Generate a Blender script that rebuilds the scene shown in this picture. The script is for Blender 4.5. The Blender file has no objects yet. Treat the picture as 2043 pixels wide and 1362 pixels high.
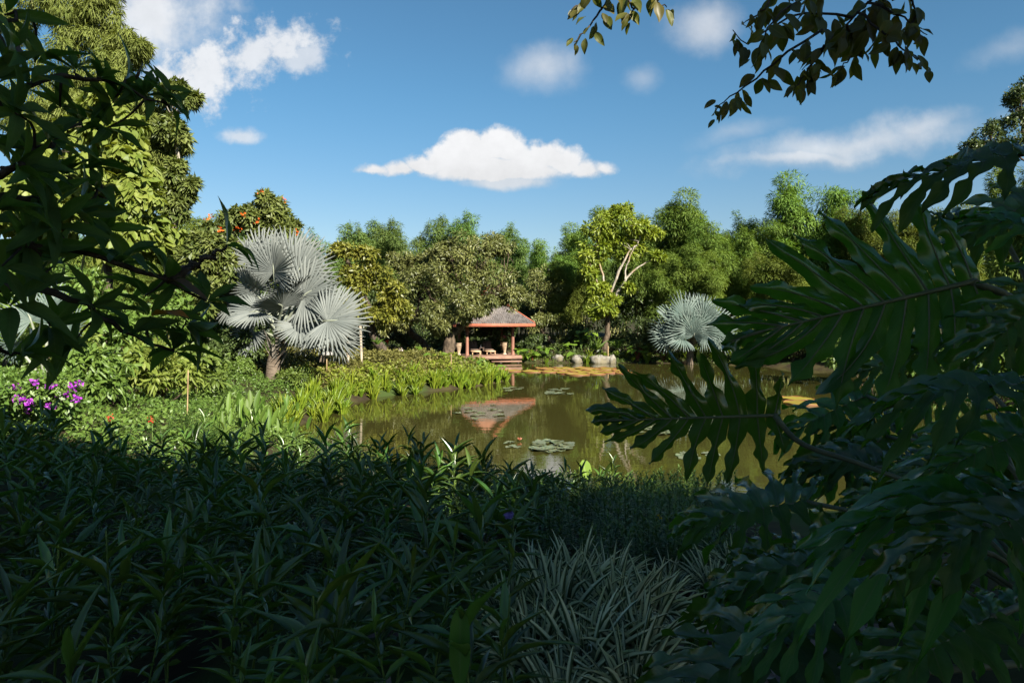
import bpy, math, random
import numpy as np
from mathutils import Vector, Matrix
rng = np.random.default_rng(11); random.seed(11)
R = math.radians
SC = bpy.context.scene
COL = SC.collection

# ------------------------------------------------------------------ camera
F, CX, HY, CZ = 1362.0, 1021.5, 625.0, 3.6        # focal length and horizon in photo pixels, eye height over the pond
cam = bpy.data.cameras.new('camera'); cam.lens = 24; cam.sensor_width = 36; cam.sensor_fit = 'HORIZONTAL'
cam.shift_y = -56.0/2043; cam.clip_start = 0.05; cam.clip_end = 3000
camo = bpy.data.objects.new('camera', cam); COL.objects.link(camo)
camo.location = (0, 0, CZ); camo.rotation_euler = (R(90), 0, 0); SC.camera = camo

# ------------------------------------------------------------------ light
SUN_TO = Vector((0.46, -0.69, 0.53)).normalized()
sl = bpy.data.lights.new('sun', 'SUN'); sl.energy = 5.0; sl.angle = R(0.55); sl.color = (1.0, 0.93, 0.80)
so = bpy.data.objects.new('sun', sl); COL.objects.link(so)
so.rotation_euler = SUN_TO.to_track_quat('Z', 'Y').to_euler()
SC.view_settings.view_transform = 'Standard'; SC.view_settings.look = 'None'
SC.view_settings.exposure = 1.7; SC.view_settings.gamma = 1.0
SC.render.engine = 'CYCLES'
SC.cycles.use_denoising = True
SC.cycles.caustics_reflective = False; SC.cycles.caustics_refractive = False
SC.cycles.max_bounces = 4; SC.cycles.diffuse_bounces = 2; SC.cycles.glossy_bounces = 2
SC.cycles.use_adaptive_sampling = True; SC.cycles.adaptive_threshold = 0.02
SC.cycles.transmission_bounces = 4; SC.cycles.transparent_max_bounces = 6
SC.cycles.sample_clamp_indirect = 4.0

class NT:
    """tiny helper for node trees"""
    def __init__(s, tree): s.t = tree; s.n = tree.nodes; s.l = tree.links
    def new(s, kind, **kw):
        n = s.n.new(kind)
        for k, v in kw.items(): setattr(n, k, v)
        return n
    def put(s, sock, v):
        if isinstance(v, bpy.types.NodeSocket): s.l.new(v, sock)
        else: sock.default_value = v
    def m(s, op, a, b=None, c=None, clamp=False):
        n = s.new('ShaderNodeMath', operation=op, use_clamp=clamp)
        s.put(n.inputs[0], a)
        if b is not None: s.put(n.inputs[1], b)
        if c is not None: s.put(n.inputs[2], c)
        return n.outputs[0]
    def vm(s, op, a, b=None):
        n = s.new('ShaderNodeVectorMath', operation=op)
        s.put(n.inputs[0], a)
        if b is not None: s.put(n.inputs[1], b)
        return n.outputs[0]
    def noise(s, vec, scale, detail=5, rough=0.55, col=False, dim='3D'):
        n = s.new('ShaderNodeTexNoise', noise_dimensions=dim)
        s.put(n.inputs['Vector'], vec); n.inputs['Scale'].default_value = scale
        n.inputs['Detail'].default_value = detail; n.inputs['Roughness'].default_value = rough
        return n.outputs['Color' if col else 'Fac']
    def smooth(s, x, a, b, lo=0.0, hi=1.0):
        n = s.new('ShaderNodeMapRange', interpolation_type='SMOOTHSTEP')
        s.put(n.inputs[0], x); n.inputs[1].default_value = a; n.inputs[2].default_value = b
        n.inputs[3].default_value = lo; n.inputs[4].default_value = hi
        return n.outputs[0]
    def mix(s, f, a, b, mode='MIX'):
        n = s.new('ShaderNodeMix', data_type='RGBA', blend_type=mode)
        s.put(n.inputs[0], f)
        for k, v in ((6, a), (7, b)):
            s.put(n.inputs[k], (*v, 1) if isinstance(v, tuple) and len(v) == 3 else v)
        return n.outputs[2]
    def xyz(s, x, y, z):
        n = s.new('ShaderNodeCombineXYZ')
        for k, v in enumerate((x, y, z)): s.put(n.inputs[k], v)
        return n.outputs[0]

# world: Nishita sky plus clouds fixed in world directions
W = bpy.data.worlds.new('World'); SC.world = W; W.use_nodes = True
w = NT(W.node_tree); w.n.clear()
sky = w.new('ShaderNodeTexSky', sky_type='NISHITA'); sky.sun_disc = False
sky.sun_elevation = math.asin(SUN_TO.z); sky.sun_rotation = math.atan2(SUN_TO.x, SUN_TO.y)
sky.altitude = 300; sky.air_density = 1.0; sky.dust_density = 0.6; sky.ozone_density = 2.2
dirv = w.new('ShaderNodeTexCoord').outputs['Generated']
sp = w.new('ShaderNodeSeparateXYZ'); w.l.new(dirv, sp.inputs[0])
dx, dy, dz = sp.outputs
front = w.m('GREATER_THAN', dy, 0.05)
dys = w.m('MAXIMUM', dy, 0.05)
U = w.m('DIVIDE', dx, dys); V = w.m('DIVIDE', dz, dys)
uv = w.xyz(U, V, 0.0)
warp = w.vm('SUBTRACT', w.noise(uv, 9.0, 6, 0.6, True), (0.5, 0.5, 0.5))
fine = w.noise(uv, 26.0, 8, 0.62)
mid = w.noise(uv, 11.0, 7, 0.6)
def blob(px, py, rx, ry, tilt=0.0, amp=0.05, edge=0.35, k=0.5, dens=1.0, tex=fine, sq=1.0):
    cu, cv = (px-CX)/F, (HY-py)/F
    wv = w.new('ShaderNodeVectorMath', operation='MULTIPLY_ADD')
    w.l.new(warp, wv.inputs[0]); wv.inputs[1].default_value = (amp, amp, 0); w.l.new(uv, wv.inputs[2])
    s2 = w.new('ShaderNodeSeparateXYZ'); w.l.new(wv.outputs[0], s2.inputs[0])
    a = w.m('SUBTRACT', s2.outputs[0], cu); b = w.m('SUBTRACT', s2.outputs[1], cv)
    ct, st = math.cos(tilt), math.sin(tilt)
    a2 = w.m('DIVIDE', w.m('ADD', w.m('MULTIPLY', a, ct), w.m('MULTIPLY', b, st)), rx/F)
    b2 = w.m('DIVIDE', w.m('SUBTRACT', w.m('MULTIPLY', b, ct), w.m('MULTIPLY', a, st)), ry/F)
    if sq != 1.0:   # flatter below: stretch the lower half
        b2 = w.m('MAXIMUM', b2, w.m('MULTIPLY', b2, -sq))
    r2 = w.m('SQRT', w.m('ADD', w.m('MULTIPLY', a2, a2), w.m('MULTIPLY', b2, b2)))
    mm = w.m('ADD', w.m('SUBTRACT', 1.0, r2), w.m('MULTIPLY', w.m('SUBTRACT', tex, 0.5), k))
    return w.m('MULTIPLY', w.smooth(mm, 0.0, edge), dens)
blobs = [
    # the big white cumulus over the pavilion: heaped puffs on a flat base
    *[blob(x_, y_, r_, r_*q_, 0, .045, e_, 1.15, 1.0, fine, 1.5) for x_, y_, r_, q_, e_ in [(926, 303, 60, .90, .42), (965, 306, 54, .85, .42), (1002, 302, 56, .90, .42), (890, 320, 58, .75, .45), (1045, 322, 52, .75, .45), (1088, 312, 58, .80, .45), (1128, 325, 58, .72, .55),
        (845, 330, 56, .6, .45), (800, 337, 52, .48, .6), (1168, 338, 46, .7, .6), (750, 340, 55, .30, .8), (1198, 335, 34, .7, .8)]],
    blob(985, 340, 185, 34, 0, .03, .45, .6, 1.0, fine, 1.2), blob(1010, 362, 120, 22, 0, .03, .7, .7, .8, fine),
    # broken bank at the upper left
    blob(300, 15, 200, 140, 0, .10, .9, 1.7, .88, mid), blob(400, 130, 150, 105, 0, .10, .8, 2.6, .9, fine),
    blob(520, 110, 160, 80, .25, .10, .8, 2.4, .85, fine), blob(600, 120, 70, 42, .3, .07, .6, 1.3, .7, fine),
    blob(480, 270, 55, 24, 0, .04, .7, .9, .7, fine),
    # small soft ones to the right
    blob(1085, 135, 110, 62, 0, .05, 1.1, .8, .62, mid), blob(1130, 130, 50, 45, 0, .05, 1.0, .7, .4, mid),
    blob(1290, 160, 50, 40, -.4, .05, 1.2, 1.0, .35, mid), blob(1400, 45, 100, 75, .3, .06, 1.1, .9, .62, mid),
    blob(1700, 283, 390, 50, .17, .06, 1.1, 1.0, .72, mid), blob(1830, 250, 190, 44, .25, .06, 1.1, 1.2, .62, mid), blob(1600, 312, 260, 24, .08, .05, 1.0, 1.0, .75, mid),
    blob(1470, 270, 130, 32, .2, .05, 1.2, .9, .3, mid), blob(2010, 100, 120, 45, .3, .06, 1.3, 1.0, .32, mid),
    blob(1540, 320, 200, 30, .06, .05, 1.2, .9, .45, mid)]
inview = blobs[0]
for b in blobs[1:]: inview = w.m('MAXIMUM', inview, b)
inview = w.m('MULTIPLY', inview, front)
# the same fair-weather clouds go on all round, out of the frame
gen = w.smooth(w.noise(w.vm('MULTIPLY', dirv, (1, 1, 2.2)), 3.1, 7, 0.58), 0.56, 0.72, 0, .85)
win = w.m('MULTIPLY', w.smooth(w.m('ABSOLUTE', U), 0.78, 1.0, 1, 0), w.smooth(V, 0.48, 0.62, 1, 0))
gen = w.m('MULTIPLY', gen, w.m('SUBTRACT', 1.0, w.m('MULTIPLY', win, front)))
gen = w.m('MULTIPLY', gen, w.smooth(dz, 0.02, 0.15))
cov = w.m('MAXIMUM', inview, gen)
shade = w.m('ADD', w.m('ADD', 0.62, w.m('MULTIPLY', w.m('ADD', w.m('MULTIPLY', cov, .5), w.m('MULTIPLY', fine, .9)), 0.30)), w.m('MULTIPLY', w.smooth(w.m('ADD', V, w.m('MULTIPLY', mid, .06)), .215, .275), .12))
SKYS = 0.050
cloudc = w.vm('MULTIPLY', (5.45, 5.5, 5.6), w.xyz(shade, shade, shade))
skyc = w.mix(1.0, sky.outputs[0], w.mix(w.smooth(dz, .03, .33), (.62, .64, .655), (.485, .755, .80)), 'MULTIPLY')
wc = w.mix(cov, skyc, cloudc)
bg = w.new('ShaderNodeBackground'); w.l.new(wc, bg.inputs[0]); bg.inputs[1].default_value = SKYS
wo = w.new('ShaderNodeOutputWorld'); w.l.new(bg.outputs[0], wo.inputs[0])

# ------------------------------------------------------------------ helpers
def P(px, py, d):
    return np.array([(px-CX)*d/F, d, CZ-(py-HY)*d/F])
def nrmz(a): return a/np.maximum(np.linalg.norm(a, axis=-1, keepdims=True), 1e-9)

def mesh_np(name, verts, faces, attr=None, mat=None, smooth=False):
    """faces: list of int arrays (n,3) or (n,4)"""
    verts = np.asarray(verts, np.float32)
    me = bpy.data.meshes.new(name)
    faces = [np.asarray(f, np.int32) for f in faces if len(f)]
    nl = sum(f.size for f in faces); nf = sum(len(f) for f in faces)
    me.vertices.add(len(verts)); me.vertices.foreach_set('co', verts.ravel())
    me.loops.add(nl); me.polygons.add(nf)
    me.loops.foreach_set('vertex_index', np.concatenate([f.ravel() for f in faces]))
    starts = []; o = 0
    for f in faces:
        k = f.shape[1]; starts.append(o+np.arange(len(f))*k); o += f.size
    me.polygons.foreach_set('loop_start', np.concatenate(starts).astype(np.int32))
    if smooth: me.polygons.foreach_set('use_smooth', np.ones(nf, bool))
    if attr is not None:
        a = me.attributes.new('lf', 'FLOAT_VECTOR', 'POINT')
        a.data.foreach_set('vector', np.asarray(attr, np.float32).ravel())
    me.update(calc_edges=True)
    if mat: me.materials.append(mat)
    return me

class MB:
    """collects geometry (verts, quads, tris, leaf attribute) for ONE mesh"""
    def __init__(s): s.v = []; s.f = []; s.a = []; s.n = 0
    def add(s, v, faces, a=None):
        v = np.asarray(v, float).reshape(-1, 3)
        s.v.append(v)
        for f in faces:
            f = np.asarray(f, int)
            if f.size: s.f.append(f+s.n)
        s.a.append(np.zeros((len(v), 3)) if a is None else np.asarray(a, float)); s.n += len(v)
        return s
    def tube(s, pts, rad, sides=6, cap=True):
        pts = np.asarray(pts, float); n = len(pts); rad = np.broadcast_to(np.asarray(rad, float), (n,))
        tg = nrmz(np.gradient(pts, axis=0)); ref = np.array([0.31, 0.27, 0.91])
        if abs(np.mean(tg@ref)) > .85: ref = np.array([0.9, -.3, .1])
        e1 = nrmz(np.cross(tg, ref)); e2 = np.cross(tg, e1)
        an = np.arange(sides)*2*math.pi/sides
        v = pts[:, None]+rad[:, None, None]*(np.cos(an)[None, :, None]*e1[:, None]+np.sin(an)[None, :, None]*e2[:, None])
        i = np.arange(n-1)[:, None]*sides; j = np.arange(sides)[None]; j2 = (j+1) % sides
        q = np.stack([i+j, i+j2, i+sides+j2, i+sides+j], -1).reshape(-1, 4)
        a = np.zeros((n, sides, 3)); a[..., 0] = np.linspace(0, 1, n)[:, None]
        fs = [q]
        vv = v.reshape(-1, 3); aa = a.reshape(-1, 3)
        if cap:
            vv = np.vstack([vv, pts[:1], pts[-1:]]); aa = np.vstack([aa, aa[:1], aa[-1:]])
            c0 = n*sides; jj = np.arange(sides)
            fs.append(np.stack([np.full(sides, c0), (jj+1) % sides, jj], -1))
            fs.append(np.stack([np.full(sides, c0+1), (n-1)*sides+jj, (n-1)*sides+(jj+1) % sides], -1))
        return s.add(vv, fs, aa)
    def box(s, c, size, rz=0.0, bev=0.0):
        x, y, z = [k/2 for k in size]
        if bev:
            b = bev; v = []; 
            for zz, ins in ((-z, b), (-z+b, 0), (z-b, 0), (z, b)):
                for sx, sy in ((-1, -1), (1, -1), (1, 1), (-1, 1)): v.append((sx*(x-ins), sy*(y-ins), zz))
            f = [(3, 2, 1, 0), (12, 13, 14, 15)]
            for k in range(3):
                for j in range(4): f.append((k*4+j, k*4+(j+1) % 4, k*4+4+(j+1) % 4, k*4+4+j))
        else:
            v = [(-x, -y, -z), (x, -y, -z), (x, y, -z), (-x, y, -z), (-x, -y, z), (x, -y, z), (x, y, z), (-x, y, z)]
            f = [(3, 2, 1, 0), (4, 5, 6, 7), (0, 1, 5, 4), (1, 2, 6, 5), (2, 3, 7, 6), (3, 0, 4, 7)]
        v = np.array(v); c_, s_ = math.cos(rz), math.sin(rz)
        v = v@np.array([[c_, s_, 0], [-s_, c_, 0], [0, 0, 1]])+np.asarray(c, float)
        return s.add(v, [np.array(f)])
    def lathe(s, prof, c=(0, 0, 0), sides=16):
        prof = np.array(prof, float); an = np.arange(sides)*2*math.pi/sides
        v = np.stack([prof[:, None, 0]*np.cos(an), prof[:, None, 0]*np.sin(an), np.repeat(prof[:, 1:2], sides, 1)], -1)+np.asarray(c, float)
        n = len(prof); i = np.arange(n-1)[:, None]*sides; j = np.arange(sides)[None]; j2 = (j+1) % sides
        q = np.stack([i+j, i+j2, i+sides+j2, i+sides+j], -1).reshape(-1, 4)
        return s.add(v.reshape(-1, 3), [q])
    def poly(s, pts, faces, a=None): return s.add(pts, [np.array(faces)], a)
    def mesh(s, name, mat, smooth=False, off=None):
        v = np.vstack(s.v)
        if off is not None: v = v-np.asarray(off)
        quads = [f for f in s.f if f.shape[1] == 4]; tris = [f for f in s.f if f.shape[1] == 3]
        fs = ([np.vstack(quads)] if quads else [])+([np.vstack(tris)] if tris else [])
        return mesh_np(name, v, fs, np.vstack(s.a), mat, smooth)

WL = {}          # world location of things, so parts can be given in world coordinates
def tag(o, label, cat, group=None, kind=None):
    o['label'] = label; o['category'] = cat
    if group: o['group'] = group
    if kind: o['kind'] = kind
    return o
def thing(name, label, cat, loc=(0, 0, 0), group=None, rz=0.0, scale=None):
    o = bpy.data.objects.new(name, None); COL.objects.link(o); o.empty_display_size = .2
    o.location = loc; o.rotation_euler[2] = rz
    if scale is not None: o.scale = scale if hasattr(scale, '__len__') else (scale,)*3
    tag(o, label, cat, group); WL[o] = np.array(loc, float)
    return o
def link(name, me, parent=None, mtx=None):
    o = bpy.data.objects.new(name, me); COL.objects.link(o)
    if parent is not None: o.parent = parent; WL[o] = WL.get(parent, np.zeros(3))
    if mtx is not None: o.matrix_basis = mtx
    return o
def part(name, mb, mat, parent, smooth=False, world=True):
    """a mesh part given in world coordinates under a thing that is only translated"""
    return link(name, mb.mesh(name, mat, smooth, WL.get(parent) if world else None), parent)
def solo(name, mb, mat, label=None, cat=None, group=None, kind=None, smooth=False, loc=None):
    o = link(name, mb.mesh(name, mat, smooth, loc))
    if loc is not None: o.location = loc
    if label: tag(o, label, cat, group, kind)
    elif kind: o['kind'] = kind
    return o
def copy_tree(o, parent=None):
    c = o.copy(); COL.objects.link(c); c.parent = parent
    for ch in o.children: copy_tree(ch, c)
    return c
def frame(pos, d, n, sc=1.0):
    """matrix with x along d, z near n"""
    d = Vector(d).normalized(); n = Vector(n); s = n.cross(d)
    if s.length < 1e-4: s = Vector((1, 0, .1)).cross(d)
    s.normalize(); n = d.cross(s)
    sx, sy, sz = (sc if hasattr(sc, '__len__') else (sc,)*3)
    m = Matrix((d*sx, s*sy, n*sz)).transposed().to_4x4(); m.translation = Vector(pos)
    return m

def smooth_path(pts, n=14, noise=0.0, seed=0):
    pts = np.asarray(pts, float)
    if len(pts) == 2: pts = np.vstack([pts[0], pts.mean(0), pts[1]])
    k = len(pts); ext = np.vstack([2*pts[0]-pts[1], pts, 2*pts[-1]-pts[-2]])
    t = np.linspace(0, k-1-1e-6, n); i = t.astype(int); u = (t-i)[:, None]
    p0, p1, p2, p3 = ext[i], ext[i+1], ext[i+2], ext[i+3]
    out = .5*((2*p1)+(-p0+p2)*u+(2*p0-5*p1+4*p2-p3)*u**2+(-p0+3*p1-3*p2+p3)*u**3)
    if noise:
        r = np.random.default_rng(seed); out[1:-1] += r.normal(0, noise, (n-2, 3))
    return out

# leaf templates: rows of (t, s, h): along, across, up; quads only
def T_strip(n, prof, fold=0.08, arch=0.0, cols=3):
    ts = np.linspace(0, 1, n+1); wv = np.array([max(prof(t), 0.012) for t in ts])
    ss = np.linspace(-1, 1, cols)
    v = np.zeros((n+1, cols, 3)); v[..., 0] = ts[:, None]; v[..., 1] = wv[:, None]*ss
    v[..., 2] = fold*np.abs(v[..., 1])+arch*(ts*(1-ts)*4)[:, None]
    i = np.arange(n)[:, None]*cols; j = np.arange(cols-1)[None]
    q = np.stack([i+j, i+j+1, i+cols+j+1, i+cols+j], -1).reshape(-1, 4)
    at = np.zeros((n+1, cols, 2)); at[..., 0] = ts[:, None]; at[..., 1] = ss
    return v.reshape(-1, 3), q, at.reshape(-1, 2)
lanceo = lambda t: math.sin(math.pi*min(1, t**.75))**.9 if 0 < t < 1 else 0
ellip = lambda t: math.sin(math.pi*t)**.75 if 0 < t < 1 else 0
ovate = lambda t: math.sin(math.pi*t**1.25)**.8 if 0 < t < 1 else 0
strap = lambda t: min(1, .55+t*2)*(1-max(0, (t-.45)/.55)**2.0)
T_dia = (np.array([(0, 0, 0), (.42, 1, .04), (1, 0, 0), (.42, -1, .04)], float), np.array([[0, 3, 2, 1]]), np.array([(0, 0), (.42, 1), (1, 0), (.42, -1)], float))
T_fold = (np.array([(0, 0, 0), (.42, 1, .10), (1, 0, -.06), (.42, -1, .10), (.45, 0, 0)], float), np.array([[0, 4, 2, 1], [0, 3, 2, 4]]), np.array([(0, 0), (.42, 1), (1, 0), (.42, -1), (.45, 0)], float))
T_l3 = T_strip(3, ellip, .12, .05); T_l5 = T_strip(5, lanceo, .14, .06); T_lov = T_strip(5, ovate, .12, .06)
T_strap = T_strip(6, strap, .12, 0); T_blade = T_strip(5, strap, 0, 0, 2)

def add_leaves(mb, T, pos, d, n, L, Wd, rnd=None, droop=0.0):
    """many leaves at once: pos, d (axis), n (face normal) are (N,3); L, Wd, rnd, droop (N,) or scalars"""
    tv, tq, ta = T; pos = np.asarray(pos, float); N = len(pos)
    if N == 0: return mb
    d = nrmz(np.asarray(d, float)); s = nrmz(np.cross(n, d)); nn = np.cross(d, s)
    L = np.broadcast_to(L, (N,)).astype(float); Wd = np.broadcast_to(Wd, (N,)).astype(float)
    dr = np.broadcast_to(droop, (N,)).astype(float)
    if rnd is None: rnd = rng.random(N)
    t = tv[:, 0][None, :, None]; sv = tv[:, 1][None, :, None]; h = tv[:, 2][None, :, None]
    v = pos[:, None]+L[:, None, None]*t*d[:, None]+.5*Wd[:, None, None]*sv*s[:, None]+(L[:, None, None]*h*.5)*nn[:, None]
    v[..., 2] -= (dr*L)[:, None]*(tv[:, 0]**2)[None]
    k = len(tv); q = (tq[None]+(np.arange(N)*k)[:, None, None]).reshape(-1, 4)
    a = np.zeros((N, k, 3)); a[..., 0] = ta[None, :, 0]; a[..., 1] = ta[None, :, 1]; a[..., 2] = np.asarray(rnd)[:, None]
    return mb.add(v.reshape(-1, 3), [q], a.reshape(-1, 3))
def rsph(n, r=None):
    g = (r or rng).normal(size=(n, 3)); return nrmz(g)

# ------------------------------------------------------------------ materials
def mat_leaf(name, c1, c2, rough=.5, trans=.3, spec=.35, tcol=None, vein=None, edge=None, objvar=.12, spot=None, gloss=None, under=False, rib=None):
    m = bpy.data.materials.new(name); m.use_nodes = True; t = NT(m.node_tree); t.n.clear()
    at = t.new('ShaderNodeAttribute', attribute_name='lf'); sep = t.new('ShaderNodeSeparateXYZ'); t.l.new(at.outputs['Vector'], sep.inputs[0])
    col = t.mix(sep.outputs[2], c1, c2)
    oi = t.new('ShaderNodeObjectInfo'); tc = t.new('ShaderNodeTexCoord')
    if vein or edge: sa = t.m('ABSOLUTE', sep.outputs[1])
    if vein: col = t.mix(t.smooth(sa, .03, .12, vein[1], 0), col, vein[0])
    if rib: col = t.mix(t.smooth(t.m('SINE', t.m('SUBTRACT', t.m('MULTIPLY', sep.outputs[0], rib[1]), t.m('MULTIPLY', sa, rib[2]))), .72, 1.0, 0, rib[3]), col, rib[0])
    if edge: col = t.mix(t.smooth(sa, edge[1], edge[2]), col, edge[0])
    if spot:
        nz = t.noise(tc.outputs['Object'], spot[1], 3, .6)
        col = t.mix(t.smooth(nz, spot[2], spot[2]+.06), col, spot[0])
    if objvar:
        h = t.new('ShaderNodeHueSaturation'); t.l.new(col, h.inputs['Color'])
        t.l.new(t.m('MULTIPLY_ADD', oi.outputs['Random'], objvar*.22, .5-objvar*.11), h.inputs['Hue'])
        t.l.new(t.m('MULTIPLY_ADD', oi.outputs['Random'], objvar*2, 1-objvar), h.inputs['Value']); col = h.outputs[0]
    p = t.new('ShaderNodeBsdfPrincipled'); t.l.new(col, p.inputs['Base Color']); p.inputs['Roughness'].default_value = rough
    p.inputs['Specular IOR Level'].default_value = spec
    if under:
        ge = t.new('ShaderNodeNewGeometry'); t.put(p.inputs['Roughness'], t.m('MULTIPLY_ADD', ge.outputs['Backfacing'], .34, rough)); t.put(p.inputs['Specular IOR Level'], t.m('MULTIPLY_ADD', ge.outputs['Backfacing'], -spec*.6, spec))
        t.l.new(t.mix(ge.outputs['Backfacing'], col, t.mix(.35, col, (.045, .095, .018))), p.inputs['Base Color'])
    if gloss:
        nb = t.noise(tc.outputs['Object'], gloss[0], 3, .5); bp = t.new('ShaderNodeBump'); bp.inputs['Strength'].default_value = gloss[1]
        bp.inputs['Distance'].default_value = .01; t.l.new(nb, bp.inputs['Height']); t.l.new(bp.outputs[0], p.inputs['Normal'])
    tr = t.new('ShaderNodeBsdfTranslucent')
    tm = t.mix(1.0, col, tcol or (1.25, 1.2, .45), 'MULTIPLY'); t.l.new(tm, tr.inputs['Color'])
    mx = t.new('ShaderNodeMixShader'); mx.inputs[0].default_value = trans
    t.l.new(p.outputs[0], mx.inputs[1]); t.l.new(tr.outputs[0], mx.inputs[2])
    o = t.new('ShaderNodeOutputMaterial'); t.l.new(mx.outputs[0], o.inputs[0])
    return m
def mat_solid(name, c1, c2=None, scale=4.0, rough=.7, spec=.3, bump=0.0, stretch=(1, 1, 1), c3=None, bscale=None, detail=6, lo=.35, hi=.65):
    m = bpy.data.materials.new(name); m.use_nodes = True; t = NT(m.node_tree); p = t.n['Principled BSDF']
    p.inputs['Roughness'].default_value = rough; p.inputs['Specular IOR Level'].default_value = spec
    tc = t.new('ShaderNodeTexCoord'); vec = t.vm('MULTIPLY', tc.outputs['Object'], stretch)
    nz = t.noise(vec, scale, detail, .6)
    col = t.mix(t.smooth(nz, lo, hi), c1, c2 or tuple(k*.7 for k in c1))
    if c3: col = t.mix(t.smooth(t.noise(vec, scale*.23, 4, .6), .5, .62), col, c3)
    t.l.new(col, p.inputs['Base Color'])
    if bump:
        nb = nz if not bscale else t.noise(vec, bscale, 6, .65)
        bp = t.new('ShaderNodeBump'); bp.inputs['Strength'].default_value = bump; bp.inputs['Distance'].default_value = .05
        t.l.new(nb, bp.inputs['Height']); t.l.new(bp.outputs[0], p.inputs['Normal'])
    return m

# ------------------------------------------------------------------ ground and pond
POND = np.array([(-4.6, 49.5), (-4.6, 52), (0.4, 52), (0.6, 49.9), (3, 49.4), (7, 49.6), (11, 49.2), (16.5, 47), (20.5, 42), (21.5, 34), (19, 25),
                 (15, 18), (10.5, 14), (6.5, 12.4), (2.5, 12.2), (-1.5, 13.2), (-4.2, 16.2), (-5.9, 19.3), (-6.9, 21.8), (-6.7, 24.0), (-6.6, 27.0), (-5.6, 29.6),
                 (-3.7, 31.4), (-1.9, 33.3), (-0.5, 36), (-0.4, 38.2), (-1.6, 41), (-3.6, 44)], float)
def pond_sdf(x, y):
    x = np.asarray(x, float); y = np.asarray(y, float); best = np.full(x.shape, 1e9); inside = np.zeros(x.shape, bool)
    n = len(POND)
    for i in range(n):
        a, b = POND[i], POND[(i+1) % n]; e = b-a
        t = np.clip(((x-a[0])*e[0]+(y-a[1])*e[1])/(e@e), 0, 1)
        best = np.minimum(best, np.hypot(x-a[0]-t*e[0], y-a[1]-t*e[1]))
        c = ((a[1] > y) != (b[1] > y)) & (x < (b[0]-a[0])*(y-a[1])/(b[1]-a[1]+1e-12)+a[0]); inside ^= c
    return np.where(inside, -best, best)
def gz(x, y):
    x = np.asarray(x, float); y = np.asarray(y, float); s = pond_sdf(x, y)
    k = np.clip((y-8)/40, 0, 1); k = k*k*(3-2*k); zm = 1.85*(1-k)+.95*k
    wob = .10*np.sin(x*.9+1.3*np.sin(y*.5))*np.sin(y*.8+.7*x)+.04*np.sin(x*3.1+y*1.7)
    nr = np.clip((18-y)/6, 0, 1)*np.clip((x+7)/4, 0, 1)*np.clip((y-4)/3.5, 0, 1); tau = 2.3+(1.5+1.5*np.clip((x+2)/3, 0, 1))*nr
    up = zm*(1-np.exp(-np.maximum(s, 0)/tau))+wob*np.clip(s/3, 0, 1)
    return np.where(s > 0, up, -.7*(1-np.exp(np.minimum(s, 0)/1.2)))
def G(px, d, dz=0.0):
    x = (px-CX)*d/F; return np.array([x, d, float(gz(x, d))+dz])
xs = np.concatenate([[-600, -300, -160, -100, -70, -55], np.arange(-44, 44.1, .5), [55, 70, 100, 160, 300, 600]])
ys = np.concatenate([[-300, -120, -60, -35], np.arange(-22, 80.1, .5), [90, 110, 150, 220, 350, 700]])
X, Y = np.meshgrid(xs, ys); Z = gz(X, Y)
i = np.arange(len(ys)-1)[:, None]*len(xs); j = np.arange(len(xs)-1)[None]
q = np.stack([i+j, i+j+1, i+len(xs)+j+1, i+len(xs)+j], -1).reshape(-1, 4)
M_ground = mat_solid('soil', (.024, .018, .011), (.045, .038, .016), 1.4, .95, .1, .5, c3=(.035, .055, .014), bscale=14)
g = link('ground', mesh_np('ground', np.stack([X, Y, Z], -1).reshape(-1, 3), [q], None, M_ground, True)); g['kind'] = 'structure'

M_water = bpy.data.materials.new('pond_water'); M_water.use_nodes = True; t = NT(M_water.node_tree); p = t.n['Principled BSDF']
tc = t.new('ShaderNodeTexCoord')
t.l.new(t.mix(t.noise(tc.outputs['Object'], .25, 4), (.032, .031, .008), (.041, .038, .010)), p.inputs['Base Color'])
p.inputs['Roughness'].default_value = .02; p.inputs['IOR'].default_value = 1.48; p.inputs['Specular IOR Level'].default_value = .62
h1 = t.noise(t.vm('MULTIPLY', tc.outputs['Object'], (1, 2.2, 1)), 1.1, 3, .5); h2 = t.noise(t.vm('MULTIPLY', tc.outputs['Object'], (1.0, 1.7, 1)), 6.0, 2, .5)
bp = t.new('ShaderNodeBump'); bp.inputs['Strength'].default_value = .010; bp.inputs['Distance'].default_value = .25
t.l.new(t.m('ADD', h1, t.m('MULTIPLY', h2, .16)), bp.inputs['Height']); t.l.new(bp.outputs[0], p.inputs['Normal'])
wb = MB(); wx = np.linspace(-14, 26, 3); wy = np.linspace(8, 56, 3)
wX, wY = np.meshgrid(wx, wy); i = np.arange(2)[:, None]*3; j = np.arange(2)[None]
wb.add(np.stack([wX, wY, np.zeros_like(wX)], -1).reshape(-1, 3), [np.stack([i+j, i+j+1, i+3+j+1, i+3+j], -1).reshape(-1, 4)])
solo('pond_water', wb, M_water, kind='structure')
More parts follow.
